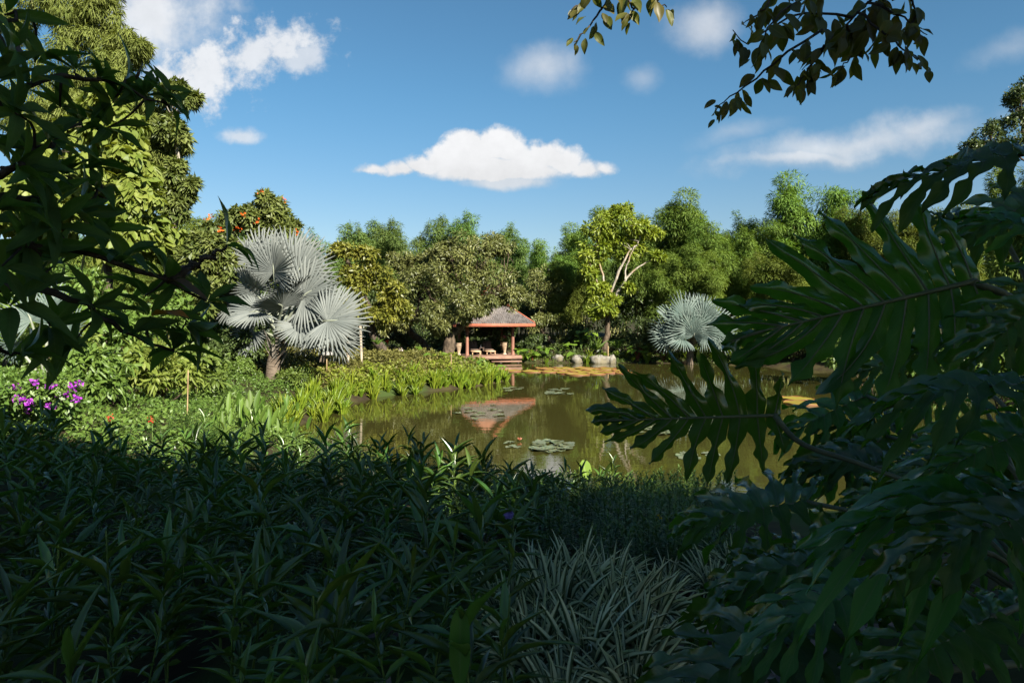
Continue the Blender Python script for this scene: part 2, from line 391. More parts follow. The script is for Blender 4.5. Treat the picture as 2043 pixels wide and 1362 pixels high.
# ================================================================== trees
M_bark = mat_solid('bark_brown', (.115, .085, .058), (.045, .034, .024), 7, .9, .15, .8, (1, 1, .45), bscale=18)
M_barkd = mat_solid('bark_dark', (.075, .058, .043), (.028, .022, .017), 7, .9, .15, .8, (1, 1, .45), bscale=18)
M_barkp = mat_solid('bark_pale', (.34, .31, .26), (.17, .145, .11), 5, .85, .2, .5, (1, 1, .5), c3=(.23, .17, .11), bscale=15)
M_culm = mat_solid('bamboo_culm', (.20, .19, .06), (.13, .14, .05), 3, .6, .3)
M_bamboo = mat_leaf('bamboo_leaf', (.062, .110, .017), (.165, .218, .042), .6, .34, .15, objvar=.26)
M_bamboo_far = mat_leaf('bamboo_leaf_far', (.070, .135, .032), (.155, .222, .060), .6, .36, .15, objvar=.14)
M_bambooL = mat_leaf('bamboo_leaf_dry', (.082, .112, .020), (.172, .200, .048), .65, .30, .2, objvar=.05)
M_mango = mat_leaf('mango_leaf', (.058, .074, .018), (.160, .165, .050), .45, .22, .42, objvar=.05)
M_mangoy = mat_leaf('yellow_green_leaf', (.080, .100, .014), (.200, .195, .028), .45, .28, .4, objvar=.05)
M_bright = mat_leaf('bright_green_leaf', (.105, .160, .014), (.235, .270, .030), .45, .38, .35, objvar=.03)
M_tulip = mat_leaf('dull_green_leaf', (.052, .078, .016), (.140, .160, .040), .5, .24, .35, objvar=.04)
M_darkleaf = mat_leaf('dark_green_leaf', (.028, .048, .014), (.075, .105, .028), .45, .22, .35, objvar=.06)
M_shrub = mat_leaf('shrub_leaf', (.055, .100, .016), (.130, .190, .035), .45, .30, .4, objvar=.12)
M_vine = mat_leaf('vine_leaf', (.095, .145, .020), (.205, .240, .050), .5, .34, .3, objvar=.04)
M_silver = mat_leaf('silver_frond', (.088, .100, .095), (.150, .162, .150), .6, .10, .25, tcol=(.8, .9, .75), objvar=.07)
M_silverg = mat_leaf('green_silver_frond', (.060, .092, .080), (.125, .160, .140), .5, .12, .3, tcol=(.8, 1.0, .7), objvar=.07)
M_petiole = mat_solid('pale_petiole', (.22, .24, .19), (.16, .17, .12), 3, .55, .35)
M_boot = mat_solid('leaf_base', (.20, .18, .155), (.10, .082, .065), 6, .8, .2, .4, (1, 1, .4))
M_palmtrunk = mat_solid('palm_trunk', (.15, .118, .088), (.075, .057, .042), 6, .9, .15, .8, (.6, .6, 3), bscale=10)
M_orange = mat_leaf('orange_petal', (.60, .085, .015), (.75, .16, .02), .5, .35, .3, tcol=(1.2, .9, .6), objvar=0)

def Lb(px, py, d, rx, ry, rd=None):
    k = d/F; return P(px, py, d), np.array([rx*k, rd if rd else .85*rx*k, ry*k])
def crown(mb, lobes, npuff, nleaf, L, Wd, T=T_fold, droop=.1, out=.55, grav=.3, pr=(.30, .48), seed=1, lj=.25, face=.45):
    r = np.random.default_rng(seed); cs = []
    for c, rad in lobes:
        vol = float(np.prod(rad))**(1/3)
        for k in range(npuff):
            dv = nrmz(r.normal(size=3)+np.array([0, -.15, .18])); u = r.uniform(.25, .82)
            pc = c+dv*rad*u; rr = vol*r.uniform(*pr); cs.append(pc)
            n = int(nleaf*r.uniform(.6, 1.3)); prnd = r.random()
            d2 = nrmz(r.normal(size=(n, 3))+.55*dv+np.array([0, 0, .2]))
            pos = pc+d2*(rr*(.45+.6*r.random((n, 1))**.7))*np.array([1, 1, .85])
            ax = nrmz(out*d2+.55*r.normal(size=(n, 3))+np.array([0, 0, -grav]))
            nn = d2+np.array([0, 0, .55])+face*r.normal(size=(n, 3))
            add_leaves(mb, T, pos, ax, nn, L*(1+lj*r.normal(size=n)).clip(.5, 1.6), Wd*(1+lj*r.normal(size=n)).clip(.5, 1.6),
                       np.clip(.45*prnd+.55*r.random(n), 0, 1), droop)
    return np.array(cs)
def twigs(mb, cs, paths, seed=1, r0=.03):
    r = np.random.default_rng(seed); pts = np.vstack(paths)
    for c in cs:
        k = np.argmin(((pts-c)**2).sum(1)+2.0*np.maximum(pts[:, 2]-c[2]+.2, 0)**2); a = pts[k]; L = np.linalg.norm(c-a)
        if L < .1: continue
        m = (a+c)/2+r.normal(0, .12*L, 3)+np.array([0, 0, -.05*L])
        mb.tube(smooth_path([a, m, c], 6), np.linspace(min(r0, .02*L+.008), .006, 6), 4, False)
def tree(name, label, base, paths, lobes, mat, bark, npuff, nleaf, L, Wd, T=T_fold, seed=1, group=None, droop=.1, grav=.3, tw=.035, cat='tree', out=.55, pr=(.30, .48), tmat=None):
    """paths: list of (points, r0, r1); the first is the trunk"""
    t = thing(name, label, cat, tuple(base), group); sp_ = []
    for k, (pts, r0, r1) in enumerate(paths):
        pp = smooth_path(pts, 16, .25*r0, seed+k); sp_.append(pp)
        rad = np.linspace(r0, r1, 16)*(1+.10*np.random.default_rng(seed*7+k).normal(size=16))
        if k == 0: rad[:3] *= (1.45, 1.2, 1.06)
        part('trunk' if k == 0 else 'limb', MB().tube(pp, rad, 9 if k == 0 else 7), (tmat or bark) if k == 0 else bark, t, True)
    mb = MB(); cs = crown(mb, lobes, npuff, nleaf, L, Wd, T, droop, grav=grav, seed=seed, out=out, pr=pr)
    tb = MB(); twigs(tb, cs, sp_, seed, tw)
    part('twigs', tb, bark, t); part('crown', mb, mat, t)
    return t

# ---- bamboo: four clumps modelled, then copied along the back of the garden
def bamboo_variant(seed, mat, H=12.0, nc=15, leaf=.32, lw=.058, npf=5, nl=620, spread=3.0, arch=1.0):
    r = np.random.default_rng(seed); mb = MB(); cb = MB()
    for c in range(nc):
        a = r.uniform(0, 2*math.pi); sp_ = spread*math.sqrt(r.uniform(.03, 1)); h = H*r.uniform(.62, 1.04)*(1-.18*sp_/spread)
        b0 = np.array([math.cos(a), math.sin(a), 0])
        pts = [b0*.25*sp_+r.normal(0, .15, 3)*(1, 1, 0), b0*.42*sp_+np.array([0, 0, .42*h]), b0*.75*sp_+np.array([0, 0, .82*h]), b0*(1.0*sp_+.3*arch)+np.array([0, 0, h])]
        if arch > .5 and r.random() < .55: pts.append(b0*(1.25*sp_+.6)+np.array([0, 0, h*.97]))
        pp = smooth_path(pts, 22, .04, seed+c); cb.tube(pp, np.linspace(.055, .012, 22), 5, False)
        for k in range(npf):
            u = .36+.52*(k+r.random()*.9)/npf; i = min(21, int(u*21)); sz = (1.55-.95*u)*r.uniform(.75, 1.25)
            pc = pp[i]+r.normal(0, .40*sz, 3)*(1, 1, .5); n = int(nl*sz**1.6*r.uniform(.7, 1.2)); q = r.random()
            d2 = nrmz(r.normal(size=(n, 3))+.5*b0+np.array([0, 0, .3]))
            pos = pc+d2*(sz*(.50+.58*r.random((n, 1))**.8))*np.array([1, 1, .72])
            ax = nrmz(.75*d2+.40*r.normal(size=(n, 3))+np.array([0, 0, -.42])); nn = d2+np.array([0, 0, .8])+.4*r.normal(size=(n, 3))
            add_leaves(mb, T_dia, pos, ax, nn, leaf*r.uniform(.6, 1.25, n), lw*r.uniform(.7, 1.3, n), np.clip(.5*q+.5*r.random(n), 0, 1), .15)
        n = 430                                             # feathery tip
        i = r.integers(13, 22, n); pc = pp[i]+r.normal(0, .05, (n, 3))+(np.diff(pp, axis=0)[np.minimum(i, 20)])*r.random((n, 1)); sd = nrmz(r.normal(size=(n, 3))*(1, 1, .3))
        add_leaves(mb, T_dia, pc+sd*(r.uniform(0, .62, (n, 1))*(1-.085*(i[:, None]-13))), sd+np.array([0, 0, -.25]), np.array([0, 0, 1])+.4*r.normal(size=(n, 3)), leaf*.8, lw*.8, r.random(n), .1)
    return cb.mesh('culms', M_culm), mb.mesh('foliage', mat)
BV = [bamboo_variant(21, M_bamboo), bamboo_variant(22, M_bamboo, nc=13, spread=2.7), bamboo_variant(23, M_bamboo, nc=16, spread=3.4, arch=.3),
      bamboo_variant(24, M_bamboo_far, nc=15, spread=2.6, arch=.2)]
def bamboo(px, d, top, var, label, wid=1.0, rz=None):
    g0 = G(px, d); h = (CZ-(top-HY)*d/F-g0[2])/12.0
    o = thing('bamboo_clump', label, 'bamboo', tuple(g0), 'bamboo clumps closing the back of the garden', rz if rz is not None else rng.uniform(0, 6.28), (h*wid, h*wid, h))
    link('culms', BV[var][0], o); link('foliage', BV[var][1], o)
for a in [(600, 70, 440, 3, 'bluish green bamboo clump on the skyline just right of the orange-flowered tree'),
          (668, 68, 420, 3, 'bamboo clump on the skyline directly above the large silver palm'),
          (735, 70, 412, 3, 'bamboo clump on the skyline between the silver palm and the rounded tree'),
          (805, 66, 418, 3, 'feathery bamboo clump rising over the left edge of the rounded tree'),
          (880, 70, 412, 3, 'bamboo clump behind the left half of the rounded mango tree'),
          (965, 66, 400, 3, 'bamboo clump with a thin plume rising above the rounded mango tree'),
          (1030, 67, 435, 3, 'low bamboo clump left of the gap of sky'),
          (1105, 60, 470, 0, 'dark bamboo clump right of the gap of sky, behind the pavilion side'),
          (1165, 62, 438, 1, 'bamboo clump half hidden behind the left side of the bright green tree'),
          (1290, 62, 395, 0, 'bamboo clump half hidden behind the right side of the bright green tree'),
          (1345, 60, 378, 1, 'tall arching bamboo clump right of the bright green tree'),
          (1415, 59, 400, 2, 'broad bamboo clump above the right silver palm'),
          (1475, 56, 425, 0, 'lower bamboo clump in front, right of the right silver palm'),
          (1530, 58, 368, 3, 'bamboo clump with one slender upright plume on the right skyline'),
          (1605, 56, 340, 1, 'tallest yellow-green bamboo clump behind the big split leaf tips'),
          (1690, 55, 385, 2, 'bamboo clump beside the big split leaf, right of the tallest one'),
          (1780, 52, 400, 0, 'bamboo clump seen through the slits of the big split leaf'),
          (1880, 48, 400, 1, 'bamboo clump behind the stalk of the big split leaf'),
          (1420, 52, 495, 1, 'short bushy bamboo clump right behind the right silver palm', 1.25),
          (1560, 51, 470, 2, 'short bushy bamboo clump in front of the tallest one', 1.2),
          (1330, 53, 480, 0, 'short bushy bamboo clump left behind the right silver palm', 1.1),
          (1130, 56, 520, 1, 'short shaded bamboo clump between the pavilion and the bright tree', 1.2),
          (2080, 36, 235, 2, 'bamboo clump at the right edge below the dark treetop', .75),
          (400, 52, 410, 0, 'bamboo clump between the left tall bamboo and the orange-flowered tree', 1.0),
          (455, 62, 392, 3, 'bluish bamboo clump just left behind the orange-flowered tree', 1.0)]:
    bamboo(a[0], a[1], a[2], a[3], a[4], *(a[5:]))
# a second, farther row closes the view beyond the first
for k, (px, d, top) in enumerate([(330, 74, 455), (520, 78, 470), (640, 80, 480), (760, 80, 475), (860, 82, 480), (960, 80, 478), (1060, 80, 500), (1150, 78, 500), (1230, 76, 470), (1330, 78, 455), (1430, 76, 450), (1540, 74, 440), (1650, 72, 430), (1760, 70, 440), (1880, 66, 440), (2000, 60, 430), (140, 60, 430), (250, 56, 440), (20, 50, 420)]):
    bamboo(px, d, top, (3, 2, 3, 1)[k % 4], 'far bamboo clump in the second row, mostly hidden behind the nearer ones', 1.35)
# ---- tall bamboo at the left edge
lob = [Lb(40, 20, 34, 110, 110), Lb(130, -10, 33, 100, 90), Lb(195, 30, 33, 60, 70), Lb(235, 100, 33, 55, 45), Lb(270, 95, 33, 28, 28), Lb(150, 120, 33, 90, 70),
       Lb(235, 175, 32, 70, 45), Lb(305, 235, 32, 60, 55), Lb(320, 300, 32, 50, 55), Lb(290, 370, 31, 55, 55), Lb(345, 300, 32, 28, 45), Lb(180, 260, 32, 90, 90), Lb(90, 240, 33, 100, 100)]
pth = [([G(120, 33), P(130, 500, 33), P(150, 250, 33), P(180, 40, 33)], .07, .03), ([G(150, 33), P(170, 500, 33), P(240, 280, 32.5), P(300, 170, 32)], .07, .03),
       ([G(95, 33), P(90, 480, 33), P(80, 200, 33.5), P(60, -40, 34)], .07, .03), ([G(175, 33), P(215, 500, 32), P(290, 380, 32), P(345, 300, 32)], .06, .02)]
t = thing('tall_bamboo', 'tall dry yellowish bamboo towering at the upper left corner', 'bamboo', tuple(G(130, 33)))
for pts, a, b in pth: part('culm', MB().tube(smooth_path(pts, 20, .03, 3), np.linspace(a, b, 20), 6), M_culm, t, True)
mb = MB(); crown(mb, lob, 17, 330, .34, .046, T_dia, .25, out=.35, grav=.75, seed=31, pr=(.25, .42)); part('foliage', mb, M_bambooL, t)
# ---- dark-leaved tree leaning out from the tall bamboo
tree('dark_leaf_tree', 'dark glossy-leaved tree at the right edge of the tall left bamboo', G(350, 31),
     [([G(345, 31), P(348, 470, 31), P(352, 400, 31), P(356, 330, 31), P(345, 230, 31)], .13, .05)],
     [Lb(355, 188, 31, 38, 20), Lb(380, 200, 31, 18, 14), Lb(345, 262, 31, 34, 34), Lb(362, 345, 31, 34, 36), Lb(350, 405, 31, 38, 40), Lb(372, 375, 31, 24, 26)],
     M_tulip, M_barkp, 12, 130, .32, .12, T_fold, 41, grav=.4)
# ---- tree smothered in pale vine
tree('vine_covered_tree', 'tree smothered in large pale yellow-green vine leaves at left', G(215, 28),
     [([G(215, 28), P(215, 560, 28), P(222, 400, 28), P(225, 260, 28)], .22, .08)],
     [Lb(215, 215, 28, 55, 40), Lb(235, 270, 28, 55, 50), Lb(262, 330, 27.7, 50, 50), Lb(280, 395, 27.5, 45, 45), Lb(200, 340, 28, 70, 80), Lb(150, 420, 28.5, 80, 70), Lb(240, 455, 27.5, 70, 50),
      Lb(120, 300, 29, 70, 90), Lb(320, 470, 29, 50, 40), Lb(60, 420, 29, 90, 90)],
     M_vine, M_barkd, 14, 75, .42, .26, T_l3, 42, grav=.95, out=.35)
# ---- orange-flowered tree
tulip = tree('flowering_tree', 'dull green tree with scattered orange flowers left of the large silver palm', G(500, 30.5),
     [([G(495, 30.5), P(500, 600, 30.5), P(505, 500, 30.5), P(515, 440, 30.5), P(522, 395, 30.5)], .2, .05), ([P(503, 520, 30.5), P(470, 480, 29.5), P(420, 470, 27)], .09, .03), ([P(508, 470, 30.5), P(540, 440, 30.5), P(560, 420, 30.5)], .07, .03)],
     [Lb(520, 415, 30.5, 45, 32), Lb(555, 440, 30.5, 38, 30), Lb(490, 450, 30.5, 48, 34), Lb(575, 460, 30.5, 28, 18), Lb(420, 480, 27, 50, 38), Lb(380, 530, 27, 55, 45), Lb(445, 540, 27, 48, 45), Lb(480, 500, 29.5, 45, 35), Lb(400, 590, 27, 60, 45), Lb(345, 590, 27, 50, 50)],
     M_tulip, M_barkp, 13, 200, .27, .11, T_fold, 43, grav=.35)
ob = MB()
for px, py in [(484, 430), (513, 441), (437, 456), (471, 456), (478, 456), (490, 499), (568, 400), (415, 430), (521, 384), (594, 462)]:
    r = rng.uniform(.5, 1.0); c = P(px, py, 29.3 if px > 470 else 25.7); n = int(11*r)
    dd = rsph(n)+np.array([0, -.5, .4]); add_leaves(ob, T_l3, c+rng.normal(0, .09*r, (n, 3)), dd, rsph(n), .12, .075, None, .2)
part('flower_cluster', ob, M_orange, tulip)['kind'] = 'stuff'

# ---- trees round the pavilion
tree('yellow_green_tree', 'yellow-green tree with a thick dark leaning trunk right of the large silver palm', G(765, 40),
     [([G(766, 40), P(757, 690, 40), P(742, 660, 40), P(737, 615, 40), P(712, 560, 40), P(690, 520, 40), P(668, 498, 40)], .30, .10), ([P(740, 640, 40), P(762, 600, 40), P(775, 570, 39.6)], .12, .04), ([P(722, 580, 40), P(735, 545, 39.7), P(740, 520, 39.6)], .12, .04)],
     [Lb(712, 515, 39.6, 42, 32), Lb(742, 560, 39.5, 40, 36), Lb(700, 560, 39.8, 36, 34), Lb(775, 580, 39.5, 36, 36), Lb(700, 615, 39.8, 34, 28), Lb(760, 630, 39.5, 34, 28), Lb(680, 500, 40, 26, 18), Lb(795, 615, 39.5, 28, 30)],
     M_mangoy, M_barkd, 9, 115, .27, .115, T_fold, 44, grav=.25)
tree('mango_tree', 'big rounded mango tree with thick bent trunk left of the pavilion post', G(893, 42),
     [([G(888, 42), P(890, 705, 42), P(900, 675, 42), P(918, 655, 42), P(928, 625, 42), P(940, 590, 42), P(950, 550, 42)], .42, .14), ([P(905, 668, 42), P(890, 630, 42), P(865, 600, 42), P(845, 570, 42.5)], .20, .06), ([P(926, 632, 42), P(955, 600, 41.6), P(985, 580, 41.5), P(1005, 560, 41.6)], .17, .05),
      ([P(938, 595, 42), P(915, 560, 41.8), P(900, 520, 41.8)], .14, .05)],
     [Lb(905, 555, 42, 70, 55), Lb(985, 560, 42, 52, 55), Lb(945, 505, 42, 65, 38), Lb(850, 575, 42.4, 52, 52), Lb(1015, 590, 42, 32, 26), Lb(925, 600, 40.8, 48, 28), Lb(870, 630, 41.5, 40, 30), Lb(985, 490, 42.6, 42, 26), Lb(965, 606, 41.3, 34, 20), Lb(1032, 585, 42.4, 18, 18), Lb(890, 500, 42.5, 40, 26), Lb(880, 652, 41, 26, 16), Lb(918, 632, 41, 32, 16), Lb(948, 620, 41, 26, 14)],
     M_mango, M_bark, 13, 215, .23, .075, T_fold, 45, grav=.25)
tree('mango_tree', 'mango tree with a dark trunk leaning left, left of the bigger rounded one', G(850, 43.5),
     [([G(852, 43.5), P(852, 700, 43.5), P(842, 682, 43.5), P(820, 665, 43.5), P(803, 645, 43.5), P(795, 610, 43.5)], .34, .10), ([P(812, 655, 43.5), P(830, 625, 43), P(838, 600, 43)], .14, .05)],
     [Lb(795, 600, 43.5, 40, 40), Lb(825, 630, 43, 42, 34), Lb(775, 645, 43.5, 36, 26), Lb(815, 560, 43.6, 36, 36), Lb(800, 525, 44, 34, 28), Lb(845, 530, 44, 34, 28)],
     M_mango, M_barkd, 11, 190, .23, .075, T_fold, 46, grav=.25)
tree('mango_tree', 'small mango tree with a bent trunk just right of the pavilion', G(1112, 55),
     [([G(1112, 55), P(1108, 695, 55), P(1098, 678, 55), P(1084, 664, 55), P(1081, 635, 55), P(1088, 590, 55)], .30, .08), ([P(1084, 655, 55), P(1100, 625, 55), P(1112, 600, 55)], .10, .03)],
     [Lb(1085, 560, 55, 40, 32), Lb(1070, 600, 55, 32, 32), Lb(1108, 595, 55, 32, 36), Lb(1072, 645, 54.4, 28, 22), Lb(1100, 640, 54.6, 28, 20)],
     M_mango, M_bark, 10, 150, .24, .08, T_fold, 47, grav=.25)
tree('bright_tree', 'bright yellow-green tree with pale forking limbs on the far bank', G(1203, 51.5),
     [([G(1203, 51.5), P(1206, 688, 51.5), P(1211, 660, 51.5), P(1212, 630, 51.5), P(1213, 605, 51.5)], .26, .16), ([P(1213, 612, 51.5), P(1229, 590, 51.2), P(1246, 562, 51), P(1262, 543, 51), P(1282, 528, 51), P(1305, 517, 51)], .12, .04),
      ([P(1213, 606, 51.5), P(1222, 575, 51.3), P(1236, 540, 51.2), P(1254, 505, 51.2), P(1270, 488, 51.2), P(1280, 465, 51.3)], .13, .04), ([P(1247, 560, 51), P(1249, 535, 51), P(1258, 510, 51), P(1266, 490, 51)], .07, .03),
      ([P(1212, 615, 51.5), P(1207, 580, 51.5), P(1202, 545, 51.5), P(1192, 510, 51.5), P(1190, 470, 51.5)], .12, .04), ([P(1208, 590, 51.5), P(1190, 560, 51.3), P(1180, 530, 51.2)], .07, .03)],
     [Lb(1235, 442, 51.5, 55, 26), Lb(1195, 460, 51.5, 42, 30), Lb(1280, 462, 51.5, 38, 28), Lb(1180, 505, 51.3, 34, 30), Lb(1225, 485, 52, 40, 28), Lb(1178, 545, 51.3, 22, 22), Lb(1195, 585, 51, 22, 22), Lb(1208, 620, 50.8, 30, 18), Lb(1265, 500, 52, 34, 20), Lb(1305, 470, 51.5, 22, 18), Lb(1308, 512, 51, 16, 8), Lb(1252, 575, 50.9, 10, 8), Lb(1188, 625, 51, 18, 12), Lb(1222, 600, 50.9, 14, 12), Lb(1240, 418, 51.6, 25, 10)],
     M_bright, M_barkp, 12, 95, .33, .12, T_l3, 48, grav=.35, tmat=M_bark)
tree('dark_crowned_tree', 'dark small-leaved treetop at the upper right edge above the big split leaf', G(2060, 42),
     [([G(2075, 42), P(2070, 450, 42), P(2055, 320, 42), P(2035, 230, 42)], .25, .07), ([P(2060, 330, 42), P(1990, 290, 42), P(1920, 300, 42)], .07, .02)],
     [Lb(2025, 195, 42, 28, 24), Lb(2030, 245, 42, 40, 28), Lb(1975, 265, 42, 40, 22), Lb(1940, 290, 42, 30, 14), Lb(2015, 290, 42, 38, 20), Lb(1895, 322, 42, 18, 7), Lb(2060, 190, 42, 40, 50)],
     M_darkleaf, M_barkd, 12, 105, .20, .09, T_fold, 49, grav=.2)

# ---- silver fan palms
def fan_mesh(name, nseg, spread, seed, droop, cup, mat, fuse=.52):
    r = np.random.default_rng(seed); mb = MB(); dl = spread/nseg
    rows = np.array([.03, .2, .38, fuse, .66, .82, .93, 1.0])
    for k in range(nseg):
        th = -spread/2+dl*(k+.5)+r.normal(0, dl*.08); R_ = (1-.22*(abs(th)/(spread/2))**2)*r.uniform(.93, 1.04)
        bend = r.normal(0, .03); lift = r.normal(0, .02); v = np.zeros((len(rows), 3, 3))
        for i, rr in enumerate(rows):
            hw = dl/2*rr*1.02 if rr <= fuse else dl/2*fuse*(1-((rr-fuse)/(1-fuse))**1.3)*.86+.003
            a = th+bend*max(0, rr-fuse); c = np.array([math.cos(a), math.sin(a), 0])*rr*R_; s = np.array([-math.sin(a), math.cos(a), 0])
            z = -droop*rr**2.2+cup*abs(math.sin(th))*rr+lift*max(0, rr-fuse)-.10*max(0, rr-.75)**1.2*r.uniform(.3, 1.6)
            pl = .034*min(1, rr/fuse)*(1 if rr < .95 else .2)
            for j, q in enumerate((-1, 0, 1)): v[i, j] = c+s*hw*R_*q+np.array([0, 0, z+(pl if q == 0 else -pl*.2)])
        n = len(rows)-1; i_ = np.arange(n)[:, None]*3; j_ = np.arange(2)[None]
        a = np.zeros((len(rows), 3, 3)); a[..., 0] = rows[:, None]; a[..., 1] = (-1, 0, 1); a[..., 2] = np.clip(.5+.25*r.normal(), 0, 1)
        mb.add(v.reshape(-1, 3), [np.stack([i_+j_, i_+j_+1, i_+3+j_+1, i_+3+j_], -1).reshape(-1, 4)], a.reshape(-1, 3))
    return mb.mesh(name, mat)
FANS = [fan_mesh('frond_blade', 38, R(285), s, dr, cu, M_silver, .56) for s, dr, cu in ((1, .08, .30), (2, .16, .38), (3, .05, .20))]
FANG = [fan_mesh('frond_blade', 28, R(265), s, dr, cu, M_silverg, .48) for s, dr, cu in ((4, .10, .32), (5, .2, .40), (6, .06, .24))]
def palm(name, label, d0, trunk, C, fronds, fans, tr=.28, group=None, boots=14, seed=0, pet=.05):
    r = np.random.default_rng(seed)
    base = np.array(trunk[0]); t = thing(name, label, 'palm', tuple(base), group)
    pp = smooth_path(trunk, 12); part('trunk', MB().tube(pp, np.linspace(tr*1.15, tr*.85, 12), 14), M_palmtrunk, t, True)
    top = pp[-1]
    for k in range(boots):                                   # old leaf bases flaring from the trunk top
        a = k*2.4; h = (k/boots-.5)*tr*3.2; dv = np.array([math.cos(a), math.sin(a), 0])
        p0 = top+np.array([0, 0, h-.1])+dv*tr*.55; p1 = p0+dv*tr*.6+np.array([0, 0, tr*1.1]); p2 = p1+dv*tr*.7+np.array([0, 0, tr*1.2])
        mb = MB(); add_leaves(mb, T_strap, p0[None], (p2-p0)[None], dv[None]+np.array([[0, 0, .2]]), np.linalg.norm(p2-p0)*1.15, tr*.75, [r.random()], -.1)
        part('leaf_base', mb, M_boot, t)
    for k, (px, py, dd, ax, nn, Rp) in enumerate(fronds):
        h = P(px, py, d0+dd); Rm = Rp*d0/F*r.uniform(.88, 1.12); nn = np.array(nn, float)+r.normal(0, .22, 3); m = frame(h-base, ax, nn, Rm)
        fr = link('frond', fans[k % 3], t, m)
        c0 = np.array(C)+r.normal(0, .06, 3); mid = (c0+h)/2+np.array([0, 0, .08*np.linalg.norm(h-c0)])
        pb = MB().tube(smooth_path([c0, mid, h, h+.25*Rm*np.array(nrmz(np.array(ax, float)))], 10), np.concatenate([np.linspace(pet*1.4, pet*.7, 7), [pet*.6, pet*.4, pet*.15]]), 6)
        po = link('petiole', pb.mesh('petiole', M_petiole, True, base), fr); po.matrix_parent_inverse = m.inverted()
    return t
palm('silver_fan_palm', 'large silver-grey fan palm with a stout trunk on the left bank', 27, [G(543, 27, -.1), P(546, 720, 27), P(552, 700, 27)], P(556, 672, 27),
     [(546, 543, -.7, (0, -.15, 1), (-.30, -.95, .12), 76), (594, 546, .1, (.40, 0, .92), (.05, -1, .15), 80), (606, 590, -.6, (.85, -.15, .55), (-.25, -.9, .4), 92), (508, 578, -.3, (-.85, 0, .55), (-.3, -.9, .3), 60),
      (514, 622, -.5, (-.9, -.25, -.05), (-.3, -.75, .6), 60), (614, 604, .2, (.75, .1, -.45), (-.1, -.95, .3), 84), (563, 612, -1.0, (-.25, -.75, .35), (.1, .25, 1), 60), (588, 592, -.4, (.15, -.55, .6), (.3, .2, .9), 55),
      (497, 556, .9, (-.7, .5, .6), (-.2, -1, .25), 78), (560, 552, 1.0, (.1, .4, 1), (0, -1, .3), 84), (476, 598, .9, (-.9, .3, .15), (-.25, -.9, .4), 62), (618, 642, .3, (.45, .1, -.85), (.1, -.9, .25), 58),
      (506, 664, .2, (-.65, -.1, -.65), (-.3, -.8, .3), 54), (654, 640, -1.3, (.95, -.12, .08), (-.25, -.92, .38), 78), (560, 640, 1.2, (.2, .3, .9), (0, -1, .2), 70), (522, 528, .7, (-.45, .2, .9), (-.1, -1, .25), 78), (578, 520, .8, (.25, .3, 1), (.1, -1, .3), 80), (598, 650, -.6, (.6, -.3, -.55), (0, -.85, .5), 56)], FANS, .25, seed=3)
palm('silver_fan_palm', 'smaller silver fan palm with one fan reaching right, behind the large one', 31, [G(640, 31, -.1), P(643, 712, 31), P(648, 700, 31)], P(650, 695, 31),
     [(660, 645, -.4, (.95, -.1, .12), (-.2, -.95, .35), 78), (640, 640, .3, (.35, .2, .9), (0, -1, .2), 62), (675, 675, .2, (.8, .1, -.35), (0, -.9, .4), 55), (620, 670, .3, (-.6, .1, .4), (-.2, -.9, .3), 50)], FANS, .16, seed=4, boots=10)
cp = P(1383, 676, 48); fr = []
for k, (an, l, dd, Rr) in enumerate([(6, 50, -.5, 44), (22, 44, -.2, 46), (40, 46, .2, 50), (66, 48, -.5, 50), (90, 50, .2, 52), (112, 48, -.5, 50), (138, 46, .1, 50), (160, 44, -.2, 46), (175, 50, -.5, 44),
                                     (52, 24, -1.2, 46), (100, 22, -1.3, 46), (140, 22, -1.2, 44), (15, 22, -1.2, 40), (178, 22, -1.1, 40), (80, 6, -1.5, 36), (75, 58, .9, 40)]):
    a = R(an); fr.append((1383+l*math.cos(a), 676-l*.95*math.sin(a), dd, (math.cos(a), dd*.3, math.sin(a)+.05), (-.25*math.cos(a)-.1, -.85, .45-.2*math.sin(a)), Rr))
palm('silver_fan_palm', 'round silver-green fan palm standing alone on the far right bank', 48, [G(1376, 48, -.1), P(1378, 690, 48), P(1382, 680, 48)], cp, fr, FANG, .22, seed=5, pet=.04)
palm('silver_fan_palm', 'young silver fan palm with splayed pale stalks behind the purple flowers', 17, [G(85, 17, -.1), G(85, 17, .1)], G(85, 17, .15),
     [(62, 640, -.4, (-.35, -.1, .9), (-.1, -.95, .3), 60), (100, 620, .2, (.15, .1, 1), (0, -1, .2), 70), (140, 665, -.3, (.6, -.1, .8), (-.2, -.9, .4), 55), (30, 690, .1, (-.8, 0, .6), (-.3, -.9, .3), 50)], FANG, .09, seed=6, boots=5, pet=.035)
# ================================================================== pavilion and what stands on it
M_redwood = mat_solid('red_painted_wood', (.33, .10, .055), (.25, .075, .045), 5, .6, .3, .15)
M_column = mat_solid('reddish_column', (.22, .10, .068), (.15, .066, .045), 6, .65, .3, .2, (1, 1, .3))
M_deck = mat_solid('weathered_deck', (.25, .15, .105), (.17, .10, .075), 5, .8, .2, .3, (.4, 4, 1))
M_salmon = mat_solid('gable_board', (.32, .14, .09), (.26, .11, .07), 6, .7, .25, .15)
M_shingle = mat_solid('wood_shingle', (.135, .122, .118), (.07, .062, .060), 3, .85, .2, .3, c3=(.16, .14, .13), bscale=20)
M_cushion = mat_solid('brown_cushion', (.115, .082, .066), (.09, .064, .052), 8, .9, .1, .1)
M_teak = mat_solid('pale_teak', (.52, .36, .22), (.42, .28, .165), 6, .6, .3, .1, (1, 5, 1))
M_urn = mat_solid('weathered_stoneware', (.33, .24, .16), (.17, .115, .075), 5, .75, .3, .4, c3=(.40, .33, .25))
M_darkpole = mat_solid('dark_pile', (.05, .04, .035), None, 4, .9, .1)
